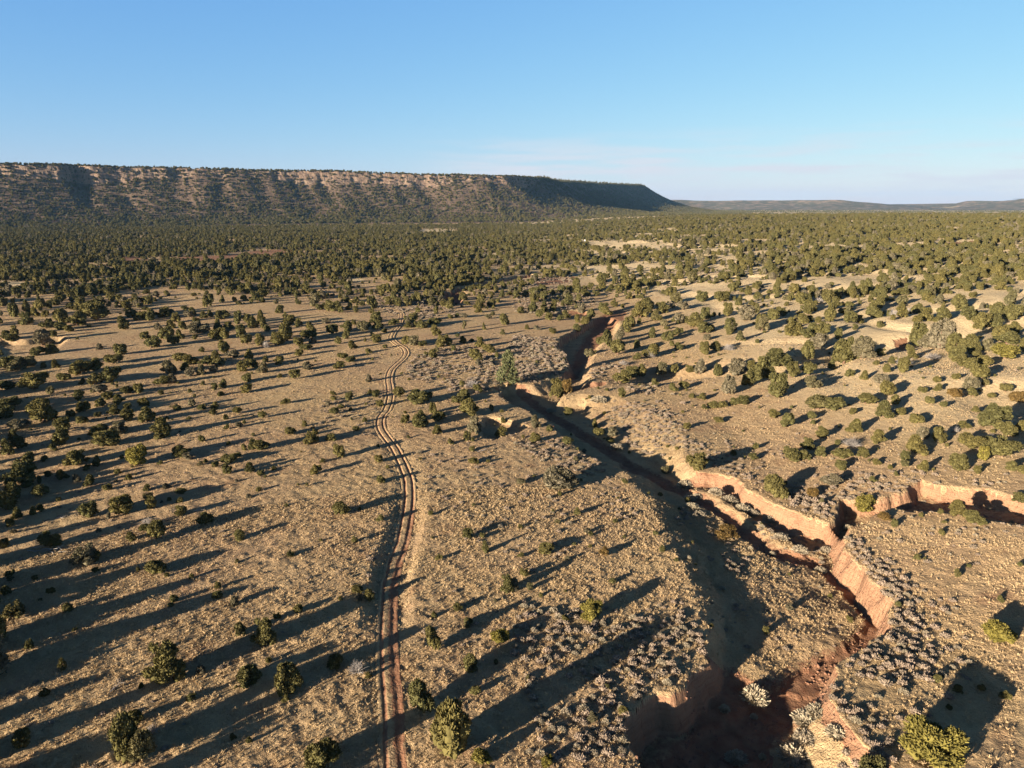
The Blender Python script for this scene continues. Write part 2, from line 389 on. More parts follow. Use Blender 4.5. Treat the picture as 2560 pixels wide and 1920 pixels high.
def ground_material():
    m, nt, b = new_mat("dry_grassland"); n = N(nt); p = n.pos()
    big, mid, fine = n.noise(p, 0.028, 4), n.noise(p, 0.45, 4), n.noise(p, 3.6, 3, 0.7)
    g1 = n.mix(n.rng(mid, 0.32, 0.68), (0.585, 0.435, 0.25), (0.47, 0.335, 0.185))
    g2 = n.mix(n.rng(mid, 0.3, 0.7), (0.54, 0.385, 0.23), (0.43, 0.29, 0.175))
    grass = n.mix(n.rng(big, 0.4, 0.62), g1, g2)
    grass = n.mix(n.rng(n.noise(p, 0.11, 4, 0.6), 0.48, 0.74, 0, 0.5), grass, (0.42, 0.305, 0.205))
    grass = n.mix(n.attr('straw'), grass, n.mix(mid, (0.78, 0.63, 0.40), (0.62, 0.49, 0.30)))
    grass = n.mix(n.rng(fine, 0.45, 0.75, 0, 0.6), grass, (0.36, 0.255, 0.155))
    soil = soil_colour(n, p)
    nz = n.new("ShaderNodeSeparateXYZ"); nt.links.new(n.new("ShaderNodeNewGeometry").outputs["Normal"], nz.inputs[0])
    steep = n.rng(nz.outputs["Z"], 0.86, 0.62)
    beds = n.noise(n.mapping(p, (0.25, 0.25, 4.5)), 1.0, 4, 0.6)
    crack = n.noise(n.mapping(p, (1.9, 1.9, 0.22)), 1.0, 4, 0.65)
    bank = n.mix(n.rng(beds, 0.38, 0.66), (0.38, 0.23, 0.145), (0.32, 0.175, 0.108))
    bank = n.mix(n.rng(crack, 0.40, 0.28, 0, 0.65), bank, (0.17, 0.085, 0.055))
    soil = n.mix(steep, soil, bank)
    s = n.attr("soil")
    sf = n.rng(n.math('ADD', s, n.math('MULTIPLY', n.math('SUBTRACT', n.noise(p, 1.7, 4), 0.5), 0.9)), 0.33, 0.6)
    sf = n.math('MAXIMUM', sf, n.rng(n.noise(p, 0.13, 5, 0.65), 0.56, 0.70, 0, 0.55))
    nt.links.new(n.mix(sf, grass, soil), b.inputs["Base Color"])
    h = n.math('ADD', n.math('MULTIPLY', n.noise(p, 4.6, 3, 0.7), 0.8), n.math('MULTIPLY', n.noise(p, 0.9, 3), 1.2))
    bm = n.bump(n.math('MULTIPLY', h, n.rng(s, 0, 1, 1.0, 0.45)), 0.5, 1.0)
    bm = n.bump(n.math('MULTIPLY', n.math('ADD', crack, n.math('MULTIPLY', beds, 0.25)), n.math('MULTIPLY', steep, s)), 0.6, 0.7, bm)
    nt.links.new(bm, b.inputs["Normal"])
    return m

def foliage_material(name, a, c, dark, spread=1.0, grey=None):
    m, nt, b = new_mat(name); n = N(nt)
    oi = n.new("ShaderNodeObjectInfo").outputs["Random"]
    ge = n.new("ShaderNodeNewGeometry")
    col = n.mix(oi, a, c)
    if grey: col = n.mix(n.rng(n.math('FRACT', n.math('MULTIPLY', oi, 7.31)), 0.84, 0.95), col, grey)
    col = n.mix(n.rng(ge.outputs["Random Per Island"], 0, 1, 0, 0.75 * spread), col, dark)
    nt.links.new(col, b.inputs["Base Color"])
    b.inputs["Roughness"].default_value = 0.8
    return m

def plain_material(name, a, c, scale=4.0, bump=0.0):
    m, nt, b = new_mat(name); n = N(nt); p = n.new("ShaderNodeTexCoord").outputs["Object"]
    f = n.noise(p, scale, 4)
    nt.links.new(n.mix(n.rng(f, 0.3, 0.7), a, c), b.inputs["Base Color"])
    if bump: nt.links.new(n.bump(n.noise(p, scale * 3, 3), bump), b.inputs["Normal"])
    return m

M_GROUND = ground_material()
M_JUN = foliage_material("juniper_foliage", (0.165, 0.142, 0.052), (0.115, 0.114, 0.048), (0.062, 0.056, 0.024), grey=(0.20, 0.175, 0.125))
M_JUN_Y = foliage_material("yellow_green_juniper_foliage", (0.21, 0.18, 0.045), (0.20, 0.175, 0.05), (0.10, 0.09, 0.028))
M_JUN_BR = foliage_material("rusty_juniper_foliage", (0.18, 0.115, 0.04), (0.155, 0.105, 0.042), (0.075, 0.055, 0.024))
M_PINE = foliage_material("pine_needles", (0.17, 0.18, 0.085), (0.16, 0.17, 0.09), (0.085, 0.095, 0.045))
M_SAGE = foliage_material("sagebrush_twigs", (0.44, 0.345, 0.275), (0.35, 0.29, 0.22), (0.20, 0.155, 0.12))
M_RABBIT = foliage_material("rabbitbrush_plumes", (0.52, 0.455, 0.33), (0.44, 0.375, 0.285), (0.23, 0.19, 0.14))
M_GRASS = foliage_material("grass_blades", (0.66, 0.505, 0.305), (0.54, 0.40, 0.235), (0.40, 0.285, 0.165))
M_SILVER = plain_material("weathered_twigs", (0.42, 0.39, 0.37), (0.30, 0.275, 0.26), 6)
M_BARK = plain_material("juniper_bark", (0.20, 0.13, 0.09), (0.12, 0.08, 0.06), 5, 0.03)

# ------------------------------------------------------------------ ground sheet
def build_ground():
    th = np.concatenate([np.arange(-180, -47, 1.8), np.arange(-47, 46, 0.155), np.arange(46.5, 180, 1.8)])
    th = np.radians(th)
    rr = [2.0]
    while rr[-1] < 15000:
        r = rr[-1]
        k = 1.12 if r < 44 else 1.0040 if r < 300 else 1.0075 if r < 900 else 1.02 if r < 3500 else 1.05
        rr.append(r * k)
    rr = np.array(rr)
    R, T = np.meshgrid(rr, th, indexing='ij')
    x, y = R * np.sin(T), R * np.cos(T)
    z, soil, _ = terrain(x.ravel(), y.ravel())
    xf, yf = x.ravel(), y.ravel()
    for P in RED_FAR:
        mm = clipbox(xf, yf, P, 2)
        soil[mm] = np.maximum(soil[mm], inpoly(xf[mm] , yf[mm], P) * 0.95)
    v = np.column_stack([xf, yf, z])
    f = grid_faces(len(rr), len(th), wrap=True)[:, ::-1]
    c = len(v)
    v = np.vstack([v, [[0, 0, base(np.array([0.]), np.array([0.]))[0]]]])
    soil = np.append(soil, 0)
    nt_ = len(th)
    tri = np.column_stack([np.arange(nt_), (np.arange(nt_) + 1) % nt_, np.full(nt_, c)])[:, ::-1]
    flat = np.concatenate([f.ravel(), tri.ravel()])
    tot = np.concatenate([np.full(len(f), 4), np.full(len(tri), 3)])
    me = mesh_from("ground", v, flat, tot, smooth=True)
    if me.polygons[0].normal.z < 0: me.flip_normals()
    attr(me, "soil", soil)
    vx, vy = v[:, 0], v[:, 1]
    straw = sm(48, 85, vx - 0.02 * np.maximum(vy - 200, 0)) * sm(95, 170, vy) * np.clip(0.45 + 0.9 * fbm(vx / 30, vy / 30, 3, 3), 0, 1) + 0.8 * sm(330, 500, vy) * sm(-40, 60, vx)
    for P in CLEAR: straw = np.maximum(straw, inpoly(vx, vy, P) * 1.0)
    attr(me, "straw", np.clip(straw, 0, 1))
    o = add_obj("ground", me, M_GROUND)
    tag(o, "open flat of dry tan grass and bare red earth", None, None, "structure")
build_ground()

# ------------------------------------------------------------------ the two-rut track
def build_track():
    c = catmull(TRACK, 0.3)
    t = np.gradient(c, axis=0); t /= np.linalg.norm(t, axis=1)[:, None]
    nrm = np.column_stack([t[:, 1], -t[:, 0]])
    s = np.concatenate([[0], np.cumsum(np.linalg.norm(np.diff(c, axis=0), axis=1))])
    u = np.linspace(-1.7, 1.7, 43)
    wob = (vn(s / 3, s * 0, 2) - 0.5)[:, None] * 0.15
    X = c[:, :1] + nrm[:, :1] * (u[None] + wob); Y = c[:, 1:2] + nrm[:, 1:2] * (u[None] + wob)
    r = np.hypot(X, Y)
    zb = base(X, Y)
    near = 1 - sm(130, 190, r)
    lift = (1 - near) * (0.05 + 0.0003 * r)
    U = np.abs(u)[None] + 0 * X
    deep = 0.05 + 0.07 * sm(84, 100, Y) - 0.05 * sm(120, 190, Y)
    left = np.exp(-((u[None] + 0.62) / 0.18) ** 2); right = np.exp(-((u[None] - 0.62) / 0.18) ** 2)
    rut = (left + right)
    spoil = np.exp(-((U - 1.12) / 0.22) ** 2) * 0.0
    z = zb - track_sunk(Y) * near * (1 - sm(1.5, 3.2, U)) - rut * deep * (1 + 0.6 * (vn(X / 2.5, Y / 2.5, 3) - .5)) + spoil + lift
    z += (fbm(X / 0.7, Y / 0.7, 2, 3) - 0.5) * 0.10
    z += near * 0.04 - sm(1.15, 1.65, U) * (0.22 + 0.25 * near + (1 - near) * 0.5)
    edge = (fbm(X / 1.3, Y / 1.3, 6, 3) - 0.5) * 1.6
    bare = np.clip((1.25 + edge) * rut + (0.75 + edge) * np.exp(-((u[None] - 0.75) / 0.5) ** 2) * (1 - sm(95, 110, Y)) + 0.4 * np.exp(-((u[None] - 0.45) / 0.7) ** 2) * sm(92, 80, Y), 0, 1)
    me = mesh_from("dirt_track", np.column_stack([X.ravel(), Y.ravel(), z.ravel()]), grid_faces(len(c), len(u)).ravel(), 4, smooth=True)
    if me.polygons[0].normal.z < 0: me.flip_normals()
    attr(me, "soil", (0.10 + 0.9 * bare * (1 - 0.45 * sm(110, 150, Y))).ravel())
    attr(me, "straw", 0 * bare.ravel())
    o = add_obj("dirt_track", me, M_GROUND)
    tag(o, "two-rut red dirt track winding up the grass flat", None, None, "structure")
build_track()

# ------------------------------------------------------------------ mesa and far hills
def mesa_material():
    m, nt, b = new_mat("mesa_rock"); n = N(nt); p = n.pos()
    cl = n.attr("cliff")
    st = n.noise(n.mapping(p, (0.12, 0.12, 0.02)), 1.0, 5, 0.65)
    bandn = n.noise(n.mapping(p, (0.004, 0.004, 0.22)), 1.0, 3)
    rock = n.mix(n.rng(st, 0.38, 0.6), (0.33, 0.25, 0.185), (0.15, 0.108, 0.085))
    rock = n.mix(n.rng(bandn, 0.4, 0.65, 0, 0.6), rock, (0.36, 0.24, 0.17))
    talus = n.mix(n.rng(n.noise(p, 0.03, 6, 0.6), 0.35, 0.65), (0.20, 0.145, 0.105), (0.135, 0.097, 0.072))
    nt.links.new(n.mix(n.rng(n.math('ADD', cl, n.math('MULTIPLY', n.math('SUBTRACT', n.noise(p, 0.06, 4), 0.5), 0.6)), 0.35, 0.6), talus, rock), b.inputs["Base Color"])
    nt.links.new(n.bump(n.math('ADD', st, n.noise(p, 0.12, 5, 0.7)), 5.0, 0.8), b.inputs["Normal"])
    return m
M_MESA = mesa_material()

def along(P, step):
    c = catmull(P, step)
    d = np.concatenate([[0], np.cumsum(np.linalg.norm(np.diff(c[:, :2], axis=0), axis=1))])
    s = np.arange(0, d[-1], step)
    return np.column_stack([np.interp(s, d, c[:, k]) for k in range(c.shape[1])]), s

MESA_RIM = np.array([(-4200, 300, 150, 1), (-3100, 850, 150, 1), (-2250, 1330, 150, 1), (-1335, 1852, 150, 1), (-988, 2100, 150, 1), (-617, 2330, 149, 1), (-174, 2540, 149, 1), (20, 2690, 148, 1),
                     (150, 3090, 151, .2), (284, 3515, 155, 0.), (520, 4050, 161, 0), (793, 4607, 168, 0), (930, 5150, 166, 0), (950, 5900, 158, 0), (650, 7000, 150, 0)], float)
def build_mesa():
    c, s = along(MESA_RIM, 7.0)
    t = np.gradient(c[:, :2], axis=0); t /= np.linalg.norm(t, axis=1)[:, None]
    nrm = np.column_stack([t[:, 1], -t[:, 0]])               # outward, towards the plain
    prof = np.concatenate([np.linspace(-900, -60, 8), np.linspace(-40, -6, 5), np.linspace(-2, 20, 14), np.linspace(26, 520, 60)])
    S, D = np.meshgrid(s, prof, indexing='ij')
    H = c[:, 2][:, None] + (fbm(s / 300, s * 0, 2, 3)[:, None] - 0.5) * 10
    K = c[:, 3][:, None]
    recess = (fbm(s / 210, s * 0 + 3, 1, 3)[:, None] - 0.5) * 24 + (fbm(s / 46, s * 0 + 9, 4, 3)[:, None] - 0.5) * 13
    # the notch in the rim seen near the left of the frame
    sx_ = np.interp(0, [0], [0])
    notch_s = s[np.argmin((c[:, 0] + 1160) ** 2 + (c[:, 1] - 1975) ** 2)]
    recess -= 42 * np.exp(-((s - notch_s) / 20) ** 2)[:, None]
    cut = np.exp(-np.maximum(D, 0) / 150)
    off = np.where(D > 20, 20 + (D - 20) * (1 + 0.35 * (1 - K)), D) + recess * np.where(D < 30, 1.0, cut)
    cliff_h = 38 * np.clip(0.1 + 1.5 * fbm(s / 140, s * 0 + 2, 5, 4), .3, 1.2)[:, None] * (0.25 + 0.75 * K)
    u = np.clip((D + 2) / 22, 0, 1)
    ledge = np.floor(u * 3 + 0.4 * vn(S / 25, D * 0, 3)) / 3
    drop_c = cliff_h * np.clip(0.45 * u + 0.55 * ledge, 0, 1)
    uu = np.clip((D - 20) / 500, 0, 1)
    base_h = H - cliff_h
    tal = base_h * (1 - (1 - uu) ** 2.9)
    z = np.where(D < -2, H + np.minimum(-D, 300) * 0.008, np.where(D <= 20, H - drop_c, base_h - tal))
    gul = (fbm(S / 60 + D / 220, D / 190, 3, 4) - 0.5) * 11 * np.clip(uu * 6, 0, 1) * np.clip((1 - uu) * 2.0, 0, 1)
    z = z + gul + (fbm(S / 14, D / 14, 6, 2) - 0.5) * 3.0 * np.clip((1 - uu) * 3, 0, 1)
    z = z - 4.0 * sm(0.9, 1.0, uu)
    jit = (vn(S / 9, z / 6, 5) - 0.5) * 9 * ((D > -3) & (D < 24)) * K
    X = c[:, :1] + nrm[:, :1] * (off + jit); Y = c[:, 1:2] + nrm[:, 1:2] * (off + jit)
    zb = base(X, Y) * np.clip(uu * 1.2, 0, 1)
    Z = z + zb
    me = mesh_from("mesa", np.column_stack([X.ravel(), Y.ravel(), Z.ravel()]), grid_faces(*X.shape).ravel(), 4, smooth=False)
    if me.polygons[5].normal.z < 0: me.flip_normals()
    cl = (((D > -3) & (D < 22)) * 1.0 + ((D >= 22) & (D < 70)) * 0.30) * (0.1 + 0.9 * K) + 0 * X
    attr(me, "cliff", cl.ravel())
    o = add_obj("mesa", me, M_MESA)
    tag(o, "long flat-topped mesa with banded tan cliffs and wooded slopes", None, None, "structure")
    return X, Y, Z, D, K + 0 * X
MX, MY, MZ, MD, MK = build_mesa()

def build_hills():
    m, nt, b = new_mat("far_hill_rock"); n = N(nt); p = n.pos()
    f = n.noise(n.mapping(p, (0.011, 0.011, 0.03)), 1.0, 6, 0.7)
    nt.links.new(n.mix(n.rng(f, 0.46, 0.66), (0.13, 0.12, 0.075), (0.38, 0.27, 0.20)), b.inputs["Base Color"])
    nt.links.new(n.bump(n.noise(p, 0.02, 5, 0.7), 14.0, 0.9), b.inputs["Normal"])
    # crest: photo x, y at a given distance
    rows = [(1200, 498, 8600), (1430, 497, 8600), (1560, 498, 8400), (1650, 501, 8300), (1700, 499, 8300), (1760, 502, 8200), (1900, 501, 8000), (2040, 500, 7800), (2100, 500, 7700), (2150, 505, 7700), (2220, 511, 8000), (2300, 510, 8600),
            (2380, 507, 8200), (2440, 502, 7900), (2500, 502, 7600), (2560, 497, 7200), (2700, 492, 7000), (2950, 490, 6800)]
    pts = []
    for px, py, dist in rows:
        dx, dy, dz = ray(px, py)
        k = dist / dy
        pts.append((dx * k, dist, CAM_H + dz * k))
    c, s = along(np.array(pts), 60.0)
    t = np.gradient(c[:, :2], axis=0); t /= np.linalg.norm(t, axis=1)[:, None]
    nrm = np.column_stack([t[:, 1], -t[:, 0]])
    prof = np.concatenate([np.linspace(-1500, -100, 6), np.linspace(-40, 1200, 34)])
    S, D = np.meshgrid(s, prof, indexing='ij')
    top = c[:, 2][:, None] + (fbm(s / 200, s * 0, 4, 3)[:, None] - .5) * 8
    u = np.clip((D + 40) / 1240, 0, 1)
    zf = np.where(u < 0.10, 1 - 2.2 * u, 0.78 * (1 - np.clip((u - 0.10) / 0.9, 0, 1)) ** 1.6)
    gul = (fbm(S / 340 + D / 900, D / 700, 2, 4) - 0.5)
    z = top * zf + gul * 40 * np.sin(np.pi * np.clip(u, 0, 1)) - 8 * u
    z = np.where(D < -40, top - 2, z)
    off = D + (fbm(s / 500, s * 0 + 7, 3, 4)[:, None] - .5) * 500
    X = c[:, :1] + nrm[:, :1] * off; Y = c[:, 1:2] + nrm[:, 1:2] * off
    me = mesh_from("hills", np.column_stack([X.ravel(), Y.ravel(), z.ravel()]), grid_faces(*X.shape).ravel(), 4, smooth=True)
    if me.polygons[3].normal.z < 0: me.flip_normals()
    o = add_obj("hills", me, m)
    tag(o, "low wooded hills with pale pink cliffs on the horizon", None, None, "structure")
build_hills()

# ------------------------------------------------------------------ plant shapes
def ico():
    t = (1 + 5 ** 0.5) / 2
    v = np.array([(-1, t, 0), (1, t, 0), (-1, -t, 0), (1, -t, 0), (0, -1, t), (0, 1, t), (0, -1, -t), (0, 1, -t), (t, 0, -1), (t, 0, 1), (-t, 0, -1), (-t, 0, 1)], float)
    v /= np.linalg.norm(v[0])
    f = [(0, 11, 5), (0, 5, 1), (0, 1, 7), (0, 7, 10), (0, 10, 11), (1, 5, 9), (5, 11, 4), (11, 10, 2), (10, 7, 6), (7, 1, 8), (3, 9, 4), (3, 4, 2), (3, 2, 6), (3, 6, 8), (3, 8, 9), (4, 9, 5), (2, 4, 11), (6, 2, 10), (8, 6, 7), (9, 8, 1)]
    v = [tuple(a) for a in v]; mids = {}
    def mid(a, b):
        k = (min(a, b), max(a, b))
        if k not in mids:
            q = (np.array(v[a]) + np.array(v[b])) / 2; v.append(tuple(q / np.linalg.norm(q))); mids[k] = len(v) - 1
        return mids[k]
    out = []
    for a, b, c in f:
        ab, bc, ca = mid(a, b), mid(b, c), mid(c, a)
        out += [(a, ab, ca), (b, bc, ab), (c, ca, bc), (ab, bc, ca)]
    return np.array(v), np.array(out)
ICO_V, ICO_F = ico()

def leaf_quads(P, Dr, ln, wd, g):
    """one quad per point P along direction Dr"""
    n = len(P)
    rnd = g.normal(size=(n, 3))
    side = np.cross(Dr, rnd); side /= np.linalg.norm(side, axis=1)[:, None] + 1e-9
    ln = np.asarray(ln)[:, None]; wd = np.asarray(wd)[:, None]
    a = P - side * wd * 0.5; b = P + side * wd * 0.5
    c = P + Dr * ln + side * wd * 0.28; d = P + Dr * ln - side * wd * 0.28
    return np.stack([a, b, c, d], 1).reshape(-1, 3)

def tube(pts, rad, k=5):
    pts = np.asarray(pts, float); V = []
    for i, p in enumerate(pts):
        d = pts[min(i + 1, len(pts) - 1)] - pts[max(i - 1, 0)]; d /= np.linalg.norm(d) + 1e-9
        a = np.cross(d, [0.3, 0.9, 0.1]); a /= np.linalg.norm(a) + 1e-9; b = np.cross(d, a)
        for j in range(k):
            w = 2 * math.pi * j / k
            V.append(p + rad[i] * (a * math.cos(w) + b * math.sin(w)))
    F = [(i * k + j, i * k + (j + 1) % k, (i + 1) * k + (j + 1) % k, (i + 1) * k + j) for i in range(len(pts) - 1) for j in range(k)]
    return np.array(V), np.array(F)

def join(parts):
    V, F, T, o = [], [], [], 0
    for v, f in parts:
        f = np.asarray(f)
        V.append(v); F.append((f + o).ravel()); T.append(np.full(len(f), f.shape[1])); o += len(v)
    return np.vstack(V), np.concatenate(F), np.concatenate(T)

def crown_shape(seed, nlobe=20, leaves=3000, style='round', gap=False):
    """juniper crown 1 wide, 1 high: rounded clumps of short upswept sprays on a knobbly body"""
    g = np.random.default_rng(seed)
    parts, LC, LR = [], [], []
    skew = g.normal(size=2) * 0.07
    for k in range(nlobe):
        q = (k + g.random()) / nlobe
        z = {'round': 0.10 + 0.76 * q ** 0.9, 'cone': 0.08 + 0.80 * q, 'flat': 0.2 + 0.6 * q ** 0.8, 'multi': 0.12 + 0.72 * q}[style]
        env = {'round': 0.5 * math.sqrt(max(0.0, 1 - ((z - 0.36) / 0.66) ** 2)) if z > .36 else 0.5 * (0.80 + 0.2 * z / 0.36),
               'cone': 0.5 * (1.02 - z) ** 0.75, 'flat': 0.5 * math.sqrt(max(0.0, 1 - ((z - 0.45) / 0.6) ** 2)),
               'multi': 0.5 * (1 - 0.55 * z ** 2)}[style]
        lr = (0.105 + 0.085 * g.random()) * (1.0 if z < .7 else 0.85)
        a = g.random() * 6.283
        env *= 0.68 + 0.62 * vn(np.array([a * 0.8 + seed]), np.array([z * 2.0]), seed)[0]
        if gap and abs((a - 1.2 + math.pi) % (2 * math.pi) - math.pi) < 0.7 and z > 0.3: a += 1.6
        rad = max(0.0, env - lr * 0.85) * (0.75 + 0.3 * g.random() if k % 4 else g.random())
        LC.append((rad * math.cos(a) + skew[0] * z, rad * math.sin(a) + skew[1] * z, max(z, lr * 0.9))); LR.append(lr)
    LC.append((0, 0, 0.32)); LR.append(0.23)
    LC.append((skew[0] * .5, skew[1] * .5, 0.52)); LR.append(0.18)
    LC, LR = np.array(LC), np.array(LR)
    for c, r in zip(LC, LR):
        nv = ICO_V * (r * 0.86) * (1 + 0.22 * g.normal(size=(len(ICO_V), 1))) * (1, 1, 1.12) + c
        nv[:, 2] = np.maximum(nv[:, 2], 0.015)
        parts.append((nv, ICO_F))
    w = LR ** 2; w /= w.sum()
    idx = g.choice(len(LR), leaves, p=w)
    d = g.normal(size=(leaves, 3)); d /= np.linalg.norm(d, axis=1)[:, None]
    d[:, 2] = np.where(d[:, 2] < -0.3, -d[:, 2], d[:, 2])
    P = LC[idx] + d * (LR[idx] * (0.84 + 0.22 * g.random(leaves)))[:, None] * (1, 1, 1.12)
    keep = np.ones(leaves, bool)
    for j, (c, r) in enumerate(zip(LC, LR)):
        keep &= ~((np.linalg.norm((P - c) / (1, 1, 1.12), axis=1) < r * 0.80) & (idx != j))
    keep &= P[:, 2] > 0.0
    P, d = P[keep], d[keep]
    up = np.array([0, 0, 0.55]); Dr = d * 0.9 + up + g.normal(size=d.shape) * 0.35
    Dr /= np.linalg.norm(Dr, axis=1)[:, None]
    q = leaf_quads(P, Dr, 0.045 + 0.05 * g.random(len(P)), 0.022 + 0.026 * g.random(len(P)), g)
    parts.append((q, np.arange(len(q)).reshape(-1, 4)))
    V, F, T = join(parts)
    return mesh_from("crown", V, F, T)

def trunk_shape(seed):
    g = np.random.default_rng(seed); parts = []
    for k in range(4):
        a = g.random() * 6.283; r = 0.0 if k == 0 else 0.22
        pts = [(0.02 * math.cos(a), 0.02 * math.sin(a), -0.12), (0.04 * math.cos(a), 0.04 * math.sin(a), 0.1), (r * 0.6 * math.cos(a), r * 0.6 * math.sin(a), 0.33), (r * math.cos(a), r * math.sin(a), 0.66)]
        parts.append(tube(pts, (0.06, 0.05, 0.03, 0.012), 6))
    return mesh_from("trunk", *join(parts))

def pine_shape(seed, n=5200):
    g = np.random.default_rng(seed); parts = []; P = []; D = []
    for k in range(64):
        z = 0.10 + 0.86 * (k / 64) ** 0.95
        reach = 0.5 * (1.03 - z) ** 0.72 * (0.72 + 0.42 * g.random())
        a = k * 2.4 + g.random() * 0.6
        tip = np.array([reach * math.cos(a), reach * math.sin(a), z + 0.05 * (1 - z)]); root = np.array([0, 0, z - 0.03])
        parts.append(tube([root, (root + tip) / 2, tip], (0.010, 0.007, 0.003), 4))
        m = int(30 + 75 * reach / 0.5)
        t = 0.25 + 0.8 * g.random(m) ** 0.7
        q = root + (tip - root) * t[:, None] + g.normal(size=(m, 3)) * (0.035, 0.035, 0.022)
        P.append(q); dd = (tip - root) / np.linalg.norm(tip - root) * 0.7 + (0, 0, 0.5) + g.normal(size=(m, 3)) * 0.5
        D.append(dd / np.linalg.norm(dd, axis=1)[:, None])
    P, D = np.vstack(P), np.vstack(D)
    q = leaf_quads(P, D, 0.035 + 0.03 * g.random(len(P)), 0.018 + 0.016 * g.random(len(P)), g)
    parts.append((q, np.arange(len(q)).reshape(-1, 4)))
    return mesh_from("crown", *join(parts))

def shrub_shape(seed, n=260, up=0.9, name="rabbitbrush", ln=0.22):
    """a half-dome of stiff stems ending in pale plumes, about 1 wide and 0.8 high"""
    g = np.random.default_rng(seed); parts = []
    a = g.random(n) * 6.283; el = np.arccos(1 - g.random(n) * 0.92)
    d = np.column_stack([np.sin(el) * np.cos(a), np.sin(el) * np.sin(a), np.cos(el) * up])
    lump = 0.72 + 0.38 * vn(a * 1.6 + seed, el * 3 + seed, 2)
    R = 0.5 * lump * (0.55 + 0.45 * g.random(n) ** 0.4)
    P = d * (R * 0.62)[:, None] + (0, 0, 0.03)
    Dr = d + g.normal(size=d.shape) * 0.22 + (0, 0, 0.2); Dr /= np.linalg.norm(Dr, axis=1)[:, None]
    q = leaf_quads(P, Dr, ln * (0.7 + 0.6 * g.random(n)), (0.06 + 0.05 * g.random(n)) * (0.6 if n > 500 else 1), g)
    parts.append((q, np.arange(len(q)).reshape(-1, 4)))
    m = n // 6
    q = leaf_quads(np.zeros((m, 3)), d[:m], R[:m] * 0.9, np.full(m, 0.016), g)
    parts.append((q, np.arange(len(q)).reshape(-1, 4)))
    core = ICO_V * (0.30, 0.30, 0.26) * (1 + 0.2 * g.normal(size=(len(ICO_V), 1))) + (0, 0, 0.16)
    parts.append((core, ICO_F))
    return mesh_from(name, *join(parts))

def tuft_shape(seed, n=13):
    g = np.random.default_rng(seed)
    a = g.random(n) * 6.283; lean = 0.15 + 0.75 * g.random(n)
    d = np.column_stack([np.cos(a) * lean, np.sin(a) * lean, np.ones(n)]); d /= np.linalg.norm(d, axis=1)[:, None]
    P = np.column_stack([np.cos(a), np.sin(a), 0 * a]) * (0.12 * g.random(n))[:, None]
    q = leaf_quads(P, d, 0.5 + 0.5 * g.random(n), 0.10 + 0.08 * g.random(n), g)
    return mesh_from("grass_tuft", q, np.arange(len(q)), 4)

def dead_shape(seed, n=70):
    """leafless shrub: stems fanning from one foot, forking into fine grey twigs; 1 wide, about 0.9 high"""
    g = np.random.default_rng(seed); parts = []
    for k in range(n):
        a = g.random() * 6.283; el = math.acos(1 - 0.85 * g.random())
        d = np.array([math.sin(el) * math.cos(a), math.sin(el) * math.sin(a), math.cos(el) * 1.15 + 0.1])
        L = 0.36 + 0.16 * g.random()
        mid = d * L * 0.5 + g.normal(size=3) * 0.03; end = d * L + g.normal(size=3) * 0.05
        parts.append(tube([(0, 0, 0), mid, end], (0.014, 0.009, 0.004), 3))
        for j in range(3):
            e2 = mid + (d + g.normal(size=3) * 0.55) * L * 0.42
            parts.append(tube([mid, (mid + e2) / 2 + g.normal(size=3) * 0.012, e2], (0.008, 0.006, 0.003), 3))
    v, f, t = join(parts); v[:, 2] = np.maximum(v[:, 2], 0.0)
    return mesh_from("dead_shrub", v, f, t)

STYLES = ['round', 'round', 'multi', 'round', 'cone', 'round', 'flat', 'multi', 'round', 'cone', 'multi', 'round', 'flat', 'multi']
CROWNS = [crown_shape(100 + k, 20 + k % 4 * 4, 4200, s, gap=(k in (2, 7, 10, 13))) for k, s in enumerate(STYLES)]
TRUNKS = [trunk_shape(200 + k) for k in range(3)]
def with_mat(meshes, mat, keep=True):
    out = []
    for m in meshes:
        c = m.copy(); c.materials.clear(); c.materials.append(mat); out.append(c)
    return out
CROWN_BY = {'j': with_mat(CROWNS, M_JUN), 'y': with_mat(CROWNS, M_JUN_Y), 'b': with_mat(CROWNS, M_JUN_BR)}
for t_ in TRUNKS: t_.materials.append(M_BARK)
PINE = pine_shape(301); PINE.materials.append(M_PINE)
RABBIT = [shrub_shape(400 + k, 760, name="rabbitbrush") for k in range(4)]
SAGE = [shrub_shape(420 + k, 200, 0.8, "sagebrush", 0.26) for k in range(4)]
DEAD = [dead_shape(440 + k) for k in range(3)]
for m_ in RABBIT: m_.materials.append(M_RABBIT)
for m_ in SAGE: m_.materials.append(M_SAGE)
for m_ in DEAD: m_.materials.append(M_SILVER)
TUFTS = [tuft_shape(460 + k) for k in range(4)]
for m_ in TUFTS: m_.materials.append(M_GRASS)

# ------------------------------------------------------------------ ground points from the photograph
def hit(px, py):
    """full terrain point seen at a photo point"""
    px, py = np.asarray(px, float), np.asarray(py, float)
    dx, dy, dz = ray(px, py)
    t0 = (CAM_H - 40) / np.maximum(-dz, 1e-3); t1 = (CAM_H + 8) / np.maximum(-dz, 1e-3)
    lo, hi = t0.copy(), t1.copy(); found = np.zeros(px.shape, bool); prev = t0.copy()
    for k in range(1, 121):
        t = t0 + (t1 - t0) * k / 120
        z = terrain(dx * t, dy * t)[0]
        under = (CAM_H + dz * t) <= z
        new = under & ~found
        lo = np.where(new, prev, lo); hi = np.where(new, t, hi); found |= new
        prev = t
    for _ in range(12):
        mid = (lo + hi) / 2
        u = (CAM_H + dz * mid) <= terrain(dx * mid, dy * mid)[0]
        hi = np.where(u, mid, hi); lo = np.where(u, lo, mid)
    return dx * hi, dy * hi, CAM_H + dz * hi

